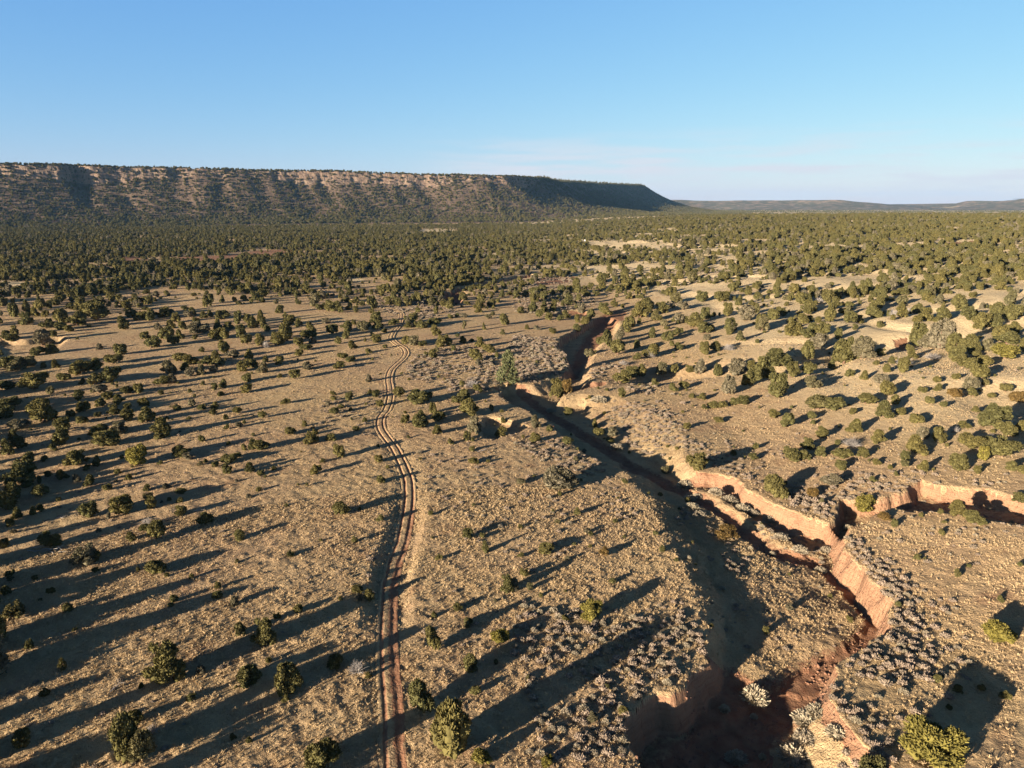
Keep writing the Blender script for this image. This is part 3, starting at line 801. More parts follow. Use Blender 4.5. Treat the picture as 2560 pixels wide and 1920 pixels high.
Z = 3.45625    # enlargement of the tiles the plants were measured in
TILES = {
(0, 1440): "1430 930 270 290;1090 1600 230 300;1250 1610 200 240;1160 1290 120 110;190 1490 140 130;260 635 60 70;135 370 145 120;540 825 90 90;590 320 90 70;50 170 80 70;1505 225 55 50;1885 115 60 50;1880 200 90 60;2025 260 80 70;2075 520 90 110;2140 950 170 140;1440 640 50 50",
(640, 1440): "65 610 170 200;275 1030 200 220;690 810 120 110;870 150 90 60;985 230 90 110;365 320 70 60;730 215 40 35;1430 1190 190 220;1545 640 110 170;1850 830 120 120;1680 1640 340 430;590 1710 290 240;2170 150 100 140;2110 600 160 110 y;1940 1640 160 130 y;110 750 50 40",
(1280, 1440): "680 400 160 160 y;300 1650 90 70 y;15 130 80 90;150 120 60 50",
(1920, 1440): "1400 1700 420 320 y;2000 610 250 190 y;880 1850 260 200 y",
(0, 1000): "1355 1220 140 150;1130 1220 90 70;1250 1140 90 40;1570 1010 110 80;1770 1090 140 80;2070 1215 90 80;750 1430 190 150;840 1400 90 80;1340 1520 160 110;440 1290 160 120;40 1280 80 70;770 1030 160 130;1060 1000 220 150;1310 945 100 100;1275 870 80 60;1555 890 55 45;1570 820 80 50 b;1435 770 70 40;1270 785 60 50;930 785 70 50;1115 695 55 50;1020 640 50 40;780 750 100 90;660 710 60 60 y;530 695 100 80;340 720 35 60 y;420 670 60 50;200 760 250 200;290 720 120 150;360 840 130 100;60 970 150 150;120 880 120 150;150 1030 80 80;290 1000 55 70 y;350 970 50 60;85 1100 55 65;940 1030 30 50;850 1140 45 30;660 580 170 130;840 580 80 80;1190 570 150 150 y;1570 500 130 90;1620 525 75 55;1860 585 60 45;1980 560 130 75;1970 640 75 75;2160 625 95 75;2110 440 40 50;2180 430 60 80;1745 365 60 50;2050 500 60 40;750 610 55 45;250 560 90 100;385 530 60 45;70 490 120 130;160 430 110 100;120 350 80 80;160 265 140 70;380 210 200 170;535 400 150 130;545 290 110 120;460 440 50 50 b;860 310 130 90;1030 300 110 100;930 410 210 100;1390 330 190 150;1280 200 160 120;1115 180 120 90;700 210 100 60;620 150 60 55;730 110 100 90;980 130 90 80;850 150 50 40;870 60 80 60;360 80 140 80;60 160 140 100;80 90 160 90;1240 60 90 70;1105 90 60 50;1530 90 65 40;1660 60 65 55;1740 85 60 40;1860 85 75 55;1840 130 60 45;2055 120 65 50;1960 255 40 40;2065 240 60 45;2110 205 40 30;1950 170 40 40;1630 170 40 25",
(640, 1000): "250 40 70 40;625 50 45 35;730 75 50 35;675 125 70 50;820 95 45 30;1075 60 70 50;60 160 60 55;420 230 45 45;295 300 85 55;470 380 120 90;515 300 50 40;650 355 80 55;940 190 40 35;865 270 60 40;45 430 120 80;725 505 105 105;1060 545 80 60;575 540 50 30;515 650 80 70;1075 720 80 60;35 650 60 25;725 1010 140 110;895 955 30 25;1070 1050 60 50 y;300 1360 70 45 y;1290 210 80 70;1410 245 120 100;1430 160 80 60;1580 190 130 80;1525 110 60 75 y;1565 295 75 65;1820 350 65 65;1890 300 110 140;1850 150 140 140;1680 385 60 45;1870 445 45 40;1875 550 70 35 b;2120 320 110 80;2140 200 45 45;2035 100 40 50;1820 1200 90 80;1980 1320 70 80;1955 1195 50 40;1740 40 110 60;1390 40 130 50",
(1280, 1000): "405 780 250 160;565 1000 65 60;300 1330 120 75;650 1160 60 40;790 1355 85 75 b;110 1535 75 65;75 1360 50 35;195 250 110 100;205 375 100 75;475 390 70 60;325 280 60 50;490 140 80 60;715 240 55 60;745 320 100 70;870 320 80 70;850 375 70 40;1590 630 180 150;1325 640 80 55;1510 250 60 45;1780 200 70 45;1850 1215 170 90 b;70 730 70 45;1910 480 55 45 y;2100 430 50 50 y;2080 520 60 50;1660 80 60 35;1740 75 90 50;1820 70 70 50;1930 50 80 60",
(1920, 1000): "160 245 115 120;50 160 100 70;370 170 70 60;390 210 45 35;430 100 200 100;570 100 180 90;735 125 65 45;745 290 140 110;460 340 120 90;210 535 120 110;310 520 100 80;455 490 80 75;340 430 120 90;640 510 130 70;610 610 100 80;600 390 50 40;945 390 100 110;815 500 95 80;1000 160 160 130;1150 130 80 50;1275 210 120 80;1330 330 100 90;1485 370 95 125;1270 480 180 150;1175 520 80 70;1175 580 70 50;1340 620 100 90;940 560 55 45 y;1630 610 150 130;1800 640 70 60 y;1940 250 210 180;2060 320 150 120;1700 250 100 60;2010 520 240 180;1860 530 100 110 y;1740 430 190 110;2095 620 90 80;1795 110 80 40 b;1520 60 50 40;540 750 150 80;910 710 55 45;390 840 110 70 b;60 850 190 170;460 920 65 60 y;840 970 150 120 y;1000 1050 100 70 b;1085 1100 55 60;1640 1020 170 130;1790 1090 150 110;1500 1170 60 45 y;1635 1530 55 60 y;2170 890 110 80;2195 270 100 90;1890 400 90 80;2200 640 70 60",
(0, 640): "1255 720 65 55;1310 800 110 95;1370 640 70 50;1470 630 80 60;1580 640 75 60;1450 720 110 90;1560 720 60 70;1500 770 100 70;1740 670 160 90;1690 725 40 40;1870 720 110 80;1945 720 80 80;2080 720 70 100;2060 590 70 90;2130 770 100 80;1935 840 80 85;1740 835 50 40;1040 860 110 90;860 810 50 45;975 940 130 80;830 1000 140 100;690 1030 150 110;550 1080 100 60;310 1170 220 150;820 1120 100 90;970 1100 150 130;855 1190 110 70;435 1200 70 60;685 1250 85 80;1100 1190 100 60;1200 1190 90 80;1390 1200 50 35;1455 1030 140 110;1400 1120 110 70;1480 1110 110 80;1555 910 110 60;1650 940 110 80;1870 950 120 110;1780 950 120 60;1595 990 65 60;1650 1040 80 60;1740 1030 80 75;1850 1010 60 50;2010 880 110 60;2150 900 90 80;2100 1000 100 80;2180 970 90 70;2140 1090 80 60;1930 1140 70 60;1860 1160 60 50;1755 1115 35 30;2130 1185 80 65;1905 1210 55 35;1640 1180 40 30;180 1000 160 110;80 980 130 100;260 960 110 70;60 1160 110 70;480 970 75 60;380 970 45 45;710 1110 45 45;460 700 70 50;370 780 140 120;330 860 100 70;100 740 90 60;70 1330 150 170;840 570 200 150;540 590 110 120;230 600 90 100;660 610 140 110;1080 640 80 50;630 640 50 55;1060 600 100 70;1450 510 100 60;1230 550 90 60;1920 545 100 70;1300 560 80 60;1660 520 80 60;1760 540 60 50;1815 530 55 50;400 630 110 60;930 1250 80 60;1030 1290 90 80;60 720 80 60;40 1010 90 70",
(640, 640): "255 540 45 45;290 600 130 80;460 640 40 60;370 610 60 60;660 480 110 80;735 490 50 45;860 490 50 45;1000 495 40 35;660 680 110 80;790 720 75 110;920 650 90 80;440 720 110 70;220 770 140 170;40 780 90 90;370 780 90 70;490 755 50 40;1035 750 105 60;1105 665 45 35;1185 600 75 45;1295 560 40 35;1315 620 70 45;1375 615 40 40;1445 625 80 50;1540 600 100 50;1560 690 65 70;1615 790 100 90;1670 780 50 60;1680 540 50 30;1735 530 30 30;1795 535 55 35;1925 455 90 65;1925 490 60 30;1555 500 40 55;1800 630 35 55;1970 640 40 50;2005 545 55 35;2045 515 45 30;2145 600 70 80;2130 680 45 40;1935 790 80 80;1790 760 80 60;2020 840 80 70;1905 910 95 95;1920 950 50 50;1740 700 35 25;1290 765 60 60;1370 775 90 80;1440 780 60 40;1115 800 45 30;975 840 60 35;1005 690 30 30;815 920 80 40;740 890 80 40;720 980 100 60;450 985 90 60;60 1020 100 90;330 1070 90 80;440 820 90 50;370 870 70 55;205 1055 50 35;975 1090 55 55;85 920 50 50;200 940 80 60;1560 830 40 35;1710 825 50 45;1470 860 40 30;2080 890 35 50;1240 1225 90 85;1385 1285 140 110;1480 1260 90 80;985 1195 50 35;1035 1230 70 60;805 1250 65 60;670 1205 45 35;670 1250 45 35;620 1300 45 40;250 1285 70 40;1075 1310 70 50;1740 1300 110 90;1800 1240 90 80;1780 1130 50 45;1920 1180 70 60",
(1280, 640): "230 535 60 55;315 555 55 55;415 560 55 40;460 540 80 55;180 490 110 80;180 410 60 70;280 470 60 40;130 635 50 35;215 640 50 35;630 590 70 55;560 655 70 55;610 500 90 80;780 500 110 80;885 440 60 40;1000 660 130 130;930 730 100 100;820 790 100 130;910 860 140 120;960 640 110 90;1110 540 150 130;1240 560 110 80;1300 500 120 90;1170 470 130 90;675 880 90 70;760 770 70 60;380 1230 120 150;470 1190 90 110 b;930 1110 160 110;1030 1060 130 90;1100 1050 110 100;1290 1030 110 100;1400 1010 65 60;1540 1010 80 50;1620 1030 120 120;1770 1040 90 100;1940 1040 150 130;2060 1130 130 130;2080 1010 100 100;1860 1200 130 150;950 1225 65 70;1230 1130 70 60;1395 1170 65 60;1490 1150 80 60;1555 1230 60 40;1640 1250 80 60;1310 615 60 55;1500 580 60 50;1210 710 90 80;1340 740 110 80;1430 690 90 60;1430 590 30 30;1660 670 130 90;1640 595 45 40;1665 550 60 50;1660 860 100 100;1690 730 80 40;1880 680 50 45;1970 740 100 80;1190 880 130 110;1450 815 90 60;1380 780 40 40;1080 900 60 50;1080 800 60 60;2020 560 140 120;2160 650 120 110;1960 430 70 70;1480 470 110 70;1420 410 100 80;1640 400 130 80;1820 400 150 80;1720 1300 60 40;1990 1290 120 70",
(1920, 640): "930 470 110 100;960 620 60 45;755 640 60 40 b;290 420 75 65;670 345 65 40;600 720 60 80;450 700 120 110;210 690 150 110;330 720 100 80;110 520 110 60;580 460 90 90;640 500 80 40;700 450 80 50;1360 560 130 100;1520 560 130 100;1650 470 140 120;1300 790 170 190;1240 890 90 90;1480 820 220 230;1610 850 150 130;1760 850 150 150;1900 830 100 100;2060 770 180 80;2050 900 210 110 y;810 900 200 160;650 950 200 200;340 900 130 150;100 960 220 140;200 1060 120 130;350 1040 110 110;90 1240 200 190;390 1150 140 100;400 1330 200 190;560 1340 170 110;700 1045 70 55;820 1080 90 80;970 1120 130 90;1030 1210 130 110;850 1290 150 90;1100 1290 80 80;1390 1280 80 60;1460 1100 70 50 b;1475 1170 85 60;1600 1230 130 70 b;1620 1070 80 50;1330 1180 70 35;1770 1220 90 70;1750 1170 140 110;1820 1060 140 110;1860 960 110 90;1750 980 100 90;1870 1120 60 50;1930 1230 60 40 b;2050 1180 110 70;2150 1270 120 90 b;1840 640 140 130;1980 520 130 110;2100 560 150 120;1730 560 120 110;1950 620 120 110;2080 680 150 100",
}
def parse():
    rows = []
    for (ox, oy), txt in TILES.items():
        for it in txt.split(";"):
            q = it.split()
            x, y, w, h = (float(v) / Z for v in q[:4])
            rows.append((ox + x, oy + y, w, h, q[4] if len(q) > 4 else 'j'))
    rows.sort(key=lambda r: -r[2])
    out = []
    for r in rows:
        if all((r[0] - o[0]) ** 2 + (r[1] - o[1]) ** 2 * 1.5 > (0.42 * max(o[2], r[2])) ** 2 for o in out): out.append(r)
    return out

def place(rows):
    """photo x, contact y, width, height -> world x, y, z, width, height"""
    px = np.array([r[0] for r in rows]); py = np.array([r[1] for r in rows]); w = np.array([r[2] for r in rows]); h = np.array([r[3] for r in rows])
    _, dy, dz = ray(px, py)
    sin_d = -dz / np.hypot(dy, dz); cos_d = np.sqrt(1 - sin_d ** 2)
    x, y, z = hit(px, py - 0.36 * w * sin_d)
    depth = project(x, y, z)[2]
    W = w * 0.4 * depth / FPX
    Hh = np.clip(1.2 * (h - 0.40 * w * sin_d) / cos_d, 0.62 * w, 1.9 * w) * 0.4 * depth / FPX
    return x, y, z, W, Hh

ROWS = parse()
TX, TY, TZ, TW, TH = place(ROWS)
TKIND = [r[4] for r in ROWS]
order = np.argsort([-r[2] for r in ROWS])
inframe = [i for i in order if -10 < ROWS[i][0] < 2570 and ROWS[i][1] - ROWS[i][3] * 0.8 < 1915]
SINGLE = inframe[:298]
REST = [i for i in order if i not in set(SINGLE)]

# ------------------------------------------------------------------ words that single out each tree
LANDMARKS = [((892, 1690), "the bare silver shrub"), ((1270, 970), "the tall blue-green pine"), ((951, 1064), "the track's sharp bend"), ((1023, 1240), "the track's long curve"), ((978, 1800), "the red ruts below the silver shrub"),
    ((1004, 800), "the track's far end"), ((2226, 1540), "the red bank's outer bend"), ((2095, 1300), "the side gully's mouth"), ((2420, 1260), "the shaded side gully"), ((1760, 1185), "the red bank's upper ledge"),
    ((1215, 1072), "the small eroded pit"), ((1440, 835), "the wash's sandy bend"), ((110, 860), "the dark gully at frame edge"), ((124, 1376), "the fallen grey tree"), ((367, 1312), "the pale skeleton bush"), ((2127, 1118), "the splayed silver bush"),
    ((2257, 905), "the twin silver bushes"), ((2268, 788), "the silver bushes on the crest"), ((1815, 1350), "the orange bush in the wash"), ((1395, 1224), "the spreading juniper above the wash"), ((390, 1905), "the half-dead juniper"),
    ((650, 1600), "the dark juniper on open grass"), ((2050, 755), "the grey bush pair upslope"), ((1015, 885), "the track's hairpin"), ((330, 825), "the open grass by the gully"), ((1450, 1000), "the two-tone juniper clump"), ((420, 1160), "the pale green juniper")]
LMX, LMY = path([l[0] for l in LANDMARKS]).T
ORD = ["", "second", "third", "fourth", "fifth", "sixth", "seventh", "eighth", "ninth", "tenth", "eleventh", "twelfth", "thirteenth", "fourteenth", "fifteenth"]
def size_word(w): return "tiny" if w < 1.1 else "small" if w < 1.8 else "medium" if w < 2.9 else "large" if w < 4.6 else "huge"
def form_word(k): return "upright" if k > 1.12 else "low" if k < 0.72 else "round"
def describe(ids):
    seen, out = {}, {}
    cand = []
    for i in ids:
        d = np.hypot(LMX - TX[i], (LMY - TY[i]) * 0.75)
        cand.append((float(d.min()), i, int(d.argmin())))
    total = {}
    for d, i, l in cand:
        dx, dy = TX[i] - LMX[l], TY[i] - LMY[l]
        a = math.degrees(math.atan2(dx, dy)) % 360
        side = ["beyond", "beyond and right of", "right of", "below and right of", "below", "below and left of", "left of", "beyond and left of"][int((a + 22.5) // 45) % 8]
        col = {'j': "olive", 'y': "yellow-green", 'b': "rust-brown"}[TKIND[i]]
        head = f"{size_word(TW[i])} {form_word(TH[i] / TW[i])} {col} juniper"
        key = (head, side, l)
        if i not in total.setdefault(key, []): total[key].append(i)
    for d, i, l in sorted(cand):
        dx, dy = TX[i] - LMX[l], TY[i] - LMY[l]
        a = math.degrees(math.atan2(dx, dy)) % 360
        side = ["beyond", "beyond and right of", "right of", "below and right of", "below", "below and left of", "left of", "beyond and left of"][int((a + 22.5) // 45) % 8]
        col = {'j': "olive", 'y': "yellow-green", 'b': "rust-brown"}[TKIND[i]]
        head = f"{size_word(TW[i])} {form_word(TH[i] / TW[i])} {col} juniper"
        key = (head, side, l); n = seen.get(key, 0); seen[key] = n + 1
        first = "nearest one " if len(total[key]) > 1 else ""
        if d < 2.0: txt = f"{head} standing at {LANDMARKS[l][1]}" if n == 0 else f"{head} also standing at {LANDMARKS[l][1]}"
        else: txt = f"{head}, {ORD[n] + ' one ' if n else first if first else 'just ' if d < 8 else ''}{side} {LANDMARKS[l][1]}"
        out[i] = txt.replace(", just", " just") if not n else txt
    return out
LABELS = describe(SINGLE)
for (px, py), lab in {(2325, 1932): "big yellow-green juniper cut by the lower frame edge, long shadow behind it", (2499, 1616): "yellow-green juniper with a blunt black shadow near the right frame edge",
    (1126, 1914): "tall many-pointed olive juniper right of the track by the lower frame edge", (811, 1935): "dark juniper cut by the lower frame edge just left of the track", (1053, 1784): "shaggy olive juniper hugging the right side of the red ruts",
    (414, 1709): "largest juniper on the open grass, ragged crown and long shadow", (659, 1616): "dark dense juniper at the head of a long shadow reaching the track", (719, 1738): "rounded olive juniper half in shade left of the silver shrub",
    (315, 1903): "left half of the split juniper with bleached limbs", (362, 1906): "right half of the split juniper with bleached limbs", (1397, 1226): "wide spreading olive juniper on the brow above the wash",
    (1477, 1556): "lone yellow-green juniper amid the pale sagebrush", (1815, 1352): "orange-brown juniper bush inside the wash", (344, 1165): "pale green round juniper on the flat with grey-green crown",
    (1390, 996): "taller green half of the two-tone juniper clump by the wash", (1416, 984): "browner half of the two-tone juniper clump by the wash", (2163, 1281): "bright green bushy juniper growing in the side gully's mouth",
    (1740, 1182): "dense upright juniper at the head of the red ledge", (1937, 1246): "round grey-green juniper on the rim of the red bank", (392, 1353): "knobbly juniper in front of the pale skeleton bush",
    (2394, 1295): "upper of two round junipers at the side gully's near rim", (2438, 1315): "lower of two round junipers at the side gully's near rim"}.items():
    j = min(SINGLE, key=lambda i: (ROWS[i][0] - px) ** 2 + (ROWS[i][1] - py) ** 2)
    if math.hypot(ROWS[j][0] - px, ROWS[j][1] - py) < 30: LABELS[j] = lab
used_labels = {}
for i in SINGLE:
    t_ = LABELS[i]
    if t_ in used_labels: LABELS[i] = t_ + " too"
    used_labels[LABELS[i]] = i

def tree_thing(i):
    k = int(rng.integers(0, len(CROWNS)))
    ratio = TH[i] / TW[i]
    if ratio > 1.25: k = [2, 7, 10, 13][i % 4]
    elif ratio < 0.7: k = [6, 0, 5, 3][i % 4]
    root = bpy.data.objects.new("juniper_tree", None); SC.collection.objects.link(root)
    root.location = (TX[i], TY[i], TZ[i] - 0.06); root.rotation_euler = (0, 0, rng.random() * 6.283)
    tag(root, LABELS[i], "tree", "junipers on the grass flat" if TX[i] < 30 else "junipers on the slope beside the wash")
    s = TW[i] * (1.12 if ROWS[i][0] < 1250 or ROWS[i][1] > 1100 else 1.0)
    c = add_obj("crown", CROWN_BY[TKIND[i]][k], None, root); c.scale = (s * (0.9 + 0.2 * rng.random()), s * (0.9 + 0.2 * rng.random()), TH[i]); c.rotation_euler = (rng.normal() * 0.07, rng.normal() * 0.07, 0)
    t = add_obj("trunk", TRUNKS[k % 3], None, root); t.scale = (s * 0.9, s * 0.9, TH[i])
for i in SINGLE: tree_thing(i)

# ------------------------------------------------------------------ pine, dead shrubs, fallen tree, pale brush
def one(name, me, px, py, w_z, h_z, label, cat, group=None, rot=None, hmin=0.5):
    """single-mesh plant from enlarged-tile size"""
    r = [(px, py, w_z / Z, h_z / Z, '')]
    x, y, z, w, h = (a[0] for a in place(r))
    o = add_obj(name, me)
    o.location = (x, y, z - 0.03); o.scale = (w, w, max(h, hmin * w)); o.rotation_euler = (0, 0, rng.random() * 6.28 if rot is None else rot)
    tag(o, label, cat, group)
    return o

r_ = place([(1270, 968, 205 / Z, 250 / Z, '')])
pine = bpy.data.objects.new("pine_tree", None); SC.collection.objects.link(pine)
pine.location = (r_[0][0], r_[1][0], r_[2][0] - 0.1)
tag(pine, "tall blue-green pine standing at the shaded edge of the wash", "tree")
pc = add_obj("crown", PINE, None, pine); pc.scale = (r_[3][0], r_[3][0], r_[4][0] * 1.1)
pt = add_obj("trunk", TRUNKS[0], None, pine); pt.scale = (r_[3][0] * 0.5, r_[3][0] * 0.5, r_[4][0] * 1.2)

DEADS = [(892, 1692, 170, 160, "bare silver shrub beside the left rut of the dirt track"), (367, 1318, 120, 100, "pale leafless skeleton bush behind an upright juniper"), (2127, 1121, 175, 115, "splayed silver dead bush alone on the grassy slope"),
    (2386, 1084, 80, 85, "small silver bush between two rounded junipers on the slope"), (2476, 1102, 105, 75, "low silver bush in front of a large juniper clump"), (2240, 792, 130, 85, "wide silver bush, lower of the pair on the crest"),
    (2275, 786, 100, 85, "smaller silver bush, right-hand of the pair on the crest"), (2331, 901, 150, 90, "silver bush below the tallest juniper clump on the slope"), (2259, 915, 145, 95, "round silver bush at the foot of the juniper thicket"),
    (2220, 1037, 120, 110, "grey dead limbs among three junipers on the slope"), (1821, 878, 110, 80, "grey twiggy bush on the rise right of the wash"), (1626, 896, 110, 100, "silver-grey bush between junipers above the sandy bend"),
    (2048, 756, 80, 60, "grey bush, left of the two on the pale ridge"), (2076, 752, 75, 55, "grey bush, right of the two on the pale ridge"), (1560, 914, 100, 60, "low grey bush at the bank above the sandy bend"),
    (382, 1838, 110, 110, "bleached dead limbs inside the half-dead juniper"), (664, 871, 70, 80, "pale dead bush in the thicket left of the track"), (1180, 972, 130, 100, "grey leafless bush next to the tall pine")]
for k, (px, py, w, h, lab) in enumerate(DEADS):
    one("dead_shrub", DEAD[k % 3], px, py, w, h, lab, "shrub", "bare dead shrubs")

def fallen_tree():
    x, y, z = (a[0] for a in hit([124.], [1376.]))
    g = np.random.default_rng(77); parts = []
    for k in range(11):
        a = -0.2 + g.normal() * 0.45; L = 1.4 + 1.8 * g.random()
        p = np.array([g.normal() * 0.9, g.normal() * 0.4, 0.1 + 0.12 * g.random()])
        d = np.array([math.cos(a), math.sin(a), 0.10 * g.normal() + 0.1])
        parts.append(tube([p - d * L / 2, p + (0, 0, .05), p + d * L / 2 + g.normal(size=3) * 0.12], (0.07, 0.055, 0.02), 5))
    o = add_obj("fallen_tree", mesh_from("fallen_tree", *join(parts)), M_SILVER)
    o.location = (x, y, z)
    tag(o, "fallen grey tree of weathered limbs lying on the grass", "dead tree")
fallen_tree()

def dead_log(px, py, L, ang, label):
    x, y, z = (a[0] for a in hit([px], [py])); g = np.random.default_rng(int(px))
    parts = [tube([(-L / 2, 0, .05), (0, .05, .14), (L / 2, -.05, .2)], (.07, .06, .02), 6)]
    for k in range(5):
        t = -0.3 + 0.15 * k; parts.append(tube([(t * L, 0, .1), (t * L + .25, g.normal() * .35, .3), (t * L + .45, g.normal() * .6, .45)], (.03, .02, .008), 4))
    o = add_obj("dead_log", mesh_from("dead_log", *join(parts)), M_SILVER); o.location = (x, y, z); o.rotation_euler = (0, 0, ang)
    tag(o, label, "log", "dead logs in the grass")
dead_log(1205, 1128, 2.2, 0.6, "grey forked log in the grass below the eroded pit")
dead_log(498, 1277, 1.6, 0.2, "short pale log right of two junipers on the flat")
dead_log(150, 1296, 1.4, -0.3, "small bleached log in shade at the flat's edge")
dead_log(290, 1722, 1.3, 1.1, "crooked dead stick at the end of a long shadow")

BRUSH = [(1888, 1764, 235, 210, "largest pale rabbitbrush alone on the dark wash floor"), (2042, 1797, 190, 140, "cream rabbitbrush touching the red right bank"), (2016, 1825, 250, 190, "broad cream rabbitbrush in the wash beneath its smaller neighbour"),
    (2017, 1862, 205, 135, "flat-topped white rabbitbrush below the broad cream one"), (1986, 1915, 280, 130, "white rabbitbrush cut by the lower frame edge"), (2095, 1852, 210, 130, "greyish rabbitbrush at the foot of the bare red bank"),
    (1811, 1783, 90, 100, "bluish rabbitbrush in shade on the wash floor"), (1840, 1912, 180, 140, "pale blue rabbitbrush in deep shade near the lower frame edge"), (1885, 1799, 65, 70, "tiny tan rabbitbrush below the largest pale one"), (1906, 1902, 70, 80, "tiny golden rabbitbrush on the wash floor"),
    (1542, 1125, 125, 65, "white rabbitbrush beside the shaded bed upstream"), (1378, 1032, 85, 60, "blue-grey rabbitbrush in the shaded wash near the pine"), (1714, 1222, 140, 105, "pale rabbitbrush at the head of the row under the red bank"),
    (1742, 1250, 90, 80, "grey rabbitbrush on the terrace under the upper ledge"), (1790, 1240, 120, 110, "cream rabbitbrush in the row under the red bank, upper one"), (1822, 1262, 150, 120, "fat cream rabbitbrush midway along the terrace row"), (1856, 1284, 150, 120, "cream rabbitbrush near the lower end of the terrace row"),
    (1884, 1292, 100, 90, "small cream rabbitbrush ending the terrace row"), (1722, 1255, 120, 80, "white rabbitbrush on the left edge of the bed"), (1731, 1274, 120, 60, "flat white rabbitbrush hugging the shaded bed"), (1749, 1294, 120, 60, "lowest white rabbitbrush left of the shaded bed"),
    (1925, 1310, 130, 110, "grey rabbitbrush at the foot of the lit red wall"), (1953, 1352, 120, 90, "pale rabbitbrush on the bar before the gully mouth"), (2000, 1385, 130, 100, "grey-tan rabbitbrush on the bar before the gully mouth, lower"), (2050, 1436, 110, 90, "pale rabbitbrush overhanging the bend of the bed"), (2064, 1385, 110, 90, "grey rabbitbrush under the gully mouth"),
    (1930, 1390, 60, 60, "small white rabbitbrush right by the shaded bed"), (1721, 1402, 50, 70, "lone tan rabbitbrush high on the shaded left slope"), (1805, 1475, 60, 50, "white rabbitbrush in the shaded hollow, upper"), (1780, 1510, 40, 40, "small white rabbitbrush in the shaded hollow, lower"),
    (2119, 1326, 70, 75, "pale rabbitbrush perched at the gully's lip"), (1500, 1008, 150, 80, "grey-white rabbitbrush right of the two-tone juniper")]
for k, (px, py, w, h, lab) in enumerate(BRUSH):
    o = one("rabbitbrush", RABBIT[k % 4], px, py, w, h, lab, "shrub", "pale rabbitbrush in the wash", hmin=0.62)
    o.scale.x *= 1.1; o.scale.y *= 1.1

# pale shrubs of the thick patches: every one that shows large is an object of its own
def scatter_poly(poly, n, gap, seed):
    """points of the land inside a photo outline, evenly spread over the ground"""
    g = np.random.default_rng(seed); P = np.asarray(poly, float)
    W = path(P); lo, hi = W.min(0), W.max(0); keep = []
    for _ in range(40 * n):
        q = lo + (hi - lo) * g.random(2)
        if not inpoly(np.array([q[0]]), np.array([q[1]]), W)[0]: continue
        if all((q[0] - k[0]) ** 2 + (q[1] - k[1]) ** 2 > gap * gap for k in keep): keep.append(q)
        if len(keep) >= n: break
    k = np.array(keep)
    return k[:, 0], k[:, 1], terrain(k[:, 0], k[:, 1])[0]

PATCH = [([(1290, 1500), (1420, 1530), (1560, 1560), (1745, 1545), (1760, 1640), (1700, 1690), (1625, 1735), (1560, 1780), (1560, 1850), (1585, 1915), (1300, 1915), (1340, 1800), (1440, 1740), (1390, 1690), (1280, 1640)], 125, 0.85,
          "pale pinkish sagebrush in the thick patch on the bank above the dark wash", "sagebrush patch above the dark wash", 0.95),
         ([(2145, 1400), (2200, 1415), (2275, 1510), (2330, 1610), (2340, 1700), (2230, 1720), (2150, 1690), (2110, 1665), (2160, 1625), (2225, 1585), (2235, 1510)], 70, 0.95,
          "grey-olive sagebrush in the belt along the outer red bank", "sagebrush belt along the outer bank", 0.95),
         ([(1930, 1240), (1990, 1268), (2060, 1300), (2075, 1290), (2080, 1255), (2040, 1225), (1980, 1215)], 34, 1.0, "grey sagebrush on the rim above the lit red wall", "sagebrush on the rim above the red wall", 1.1),
         ([(2110, 1340), (2150, 1350), (2190, 1400), (2230, 1400), (2280, 1470), (2230, 1480), (2180, 1425), (2130, 1385)], 28, 1.0, "grey sagebrush on the rim below the gully mouth", "sagebrush on the rim below the gully mouth", 1.0)]
for pk, (poly, n, gap, lab, grp, size) in enumerate(PATCH):
    xs, ys, zs = scatter_poly(poly, n, gap, 50 + pk)
    for k in range(len(xs)):
        me = (RABBIT if (pk == 0 and k % 3 == 0) else SAGE)[k % 4]
        o = add_obj("sagebrush", me)
        s = size * (0.7 + 0.6 * rng.random())
        o.location = (xs[k], ys[k], zs[k] - 0.04); o.rotation_euler = (0, 0, rng.random() * 6.28); o.scale = (s, s, s * (0.75 + 0.3 * rng.random()))
        tag(o, lab, "shrub", grp)

# ------------------------------------------------------------------ two white tanks far out in the clearing
M_WHITE = plain_material("white_paint", (0.60, 0.59, 0.57), (0.52, 0.51, 0.49), 1.5)
def tank(px, py, w, h, label):
    x, y, z = (a[0] for a in hit([px], [py]))
    pr = [(0, 0), (w / 2, 0), (w / 2, h * .78), (w * .42, h * .9), (w * .2, h * .98), (0.02, h)]
    k = 20; V = [(r * math.cos(6.2832 * j / k), r * math.sin(6.2832 * j / k), q) for r, q in pr for j in range(k)]
    o = add_obj("storage_tank", mesh_from("storage_tank", np.array(V), grid_faces(len(pr), k, True).ravel(), 4, True), M_WHITE)
    o.location = (x, y, z); tag(o, label, "tank", "white tanks by the clearing")
tank(1455.5, 606, 1.8, 3.2, "small white tank, left of two at the far clearing")
tank(1462.5, 606.5, 1.9, 3.6, "small white tank, right of two at the far clearing")

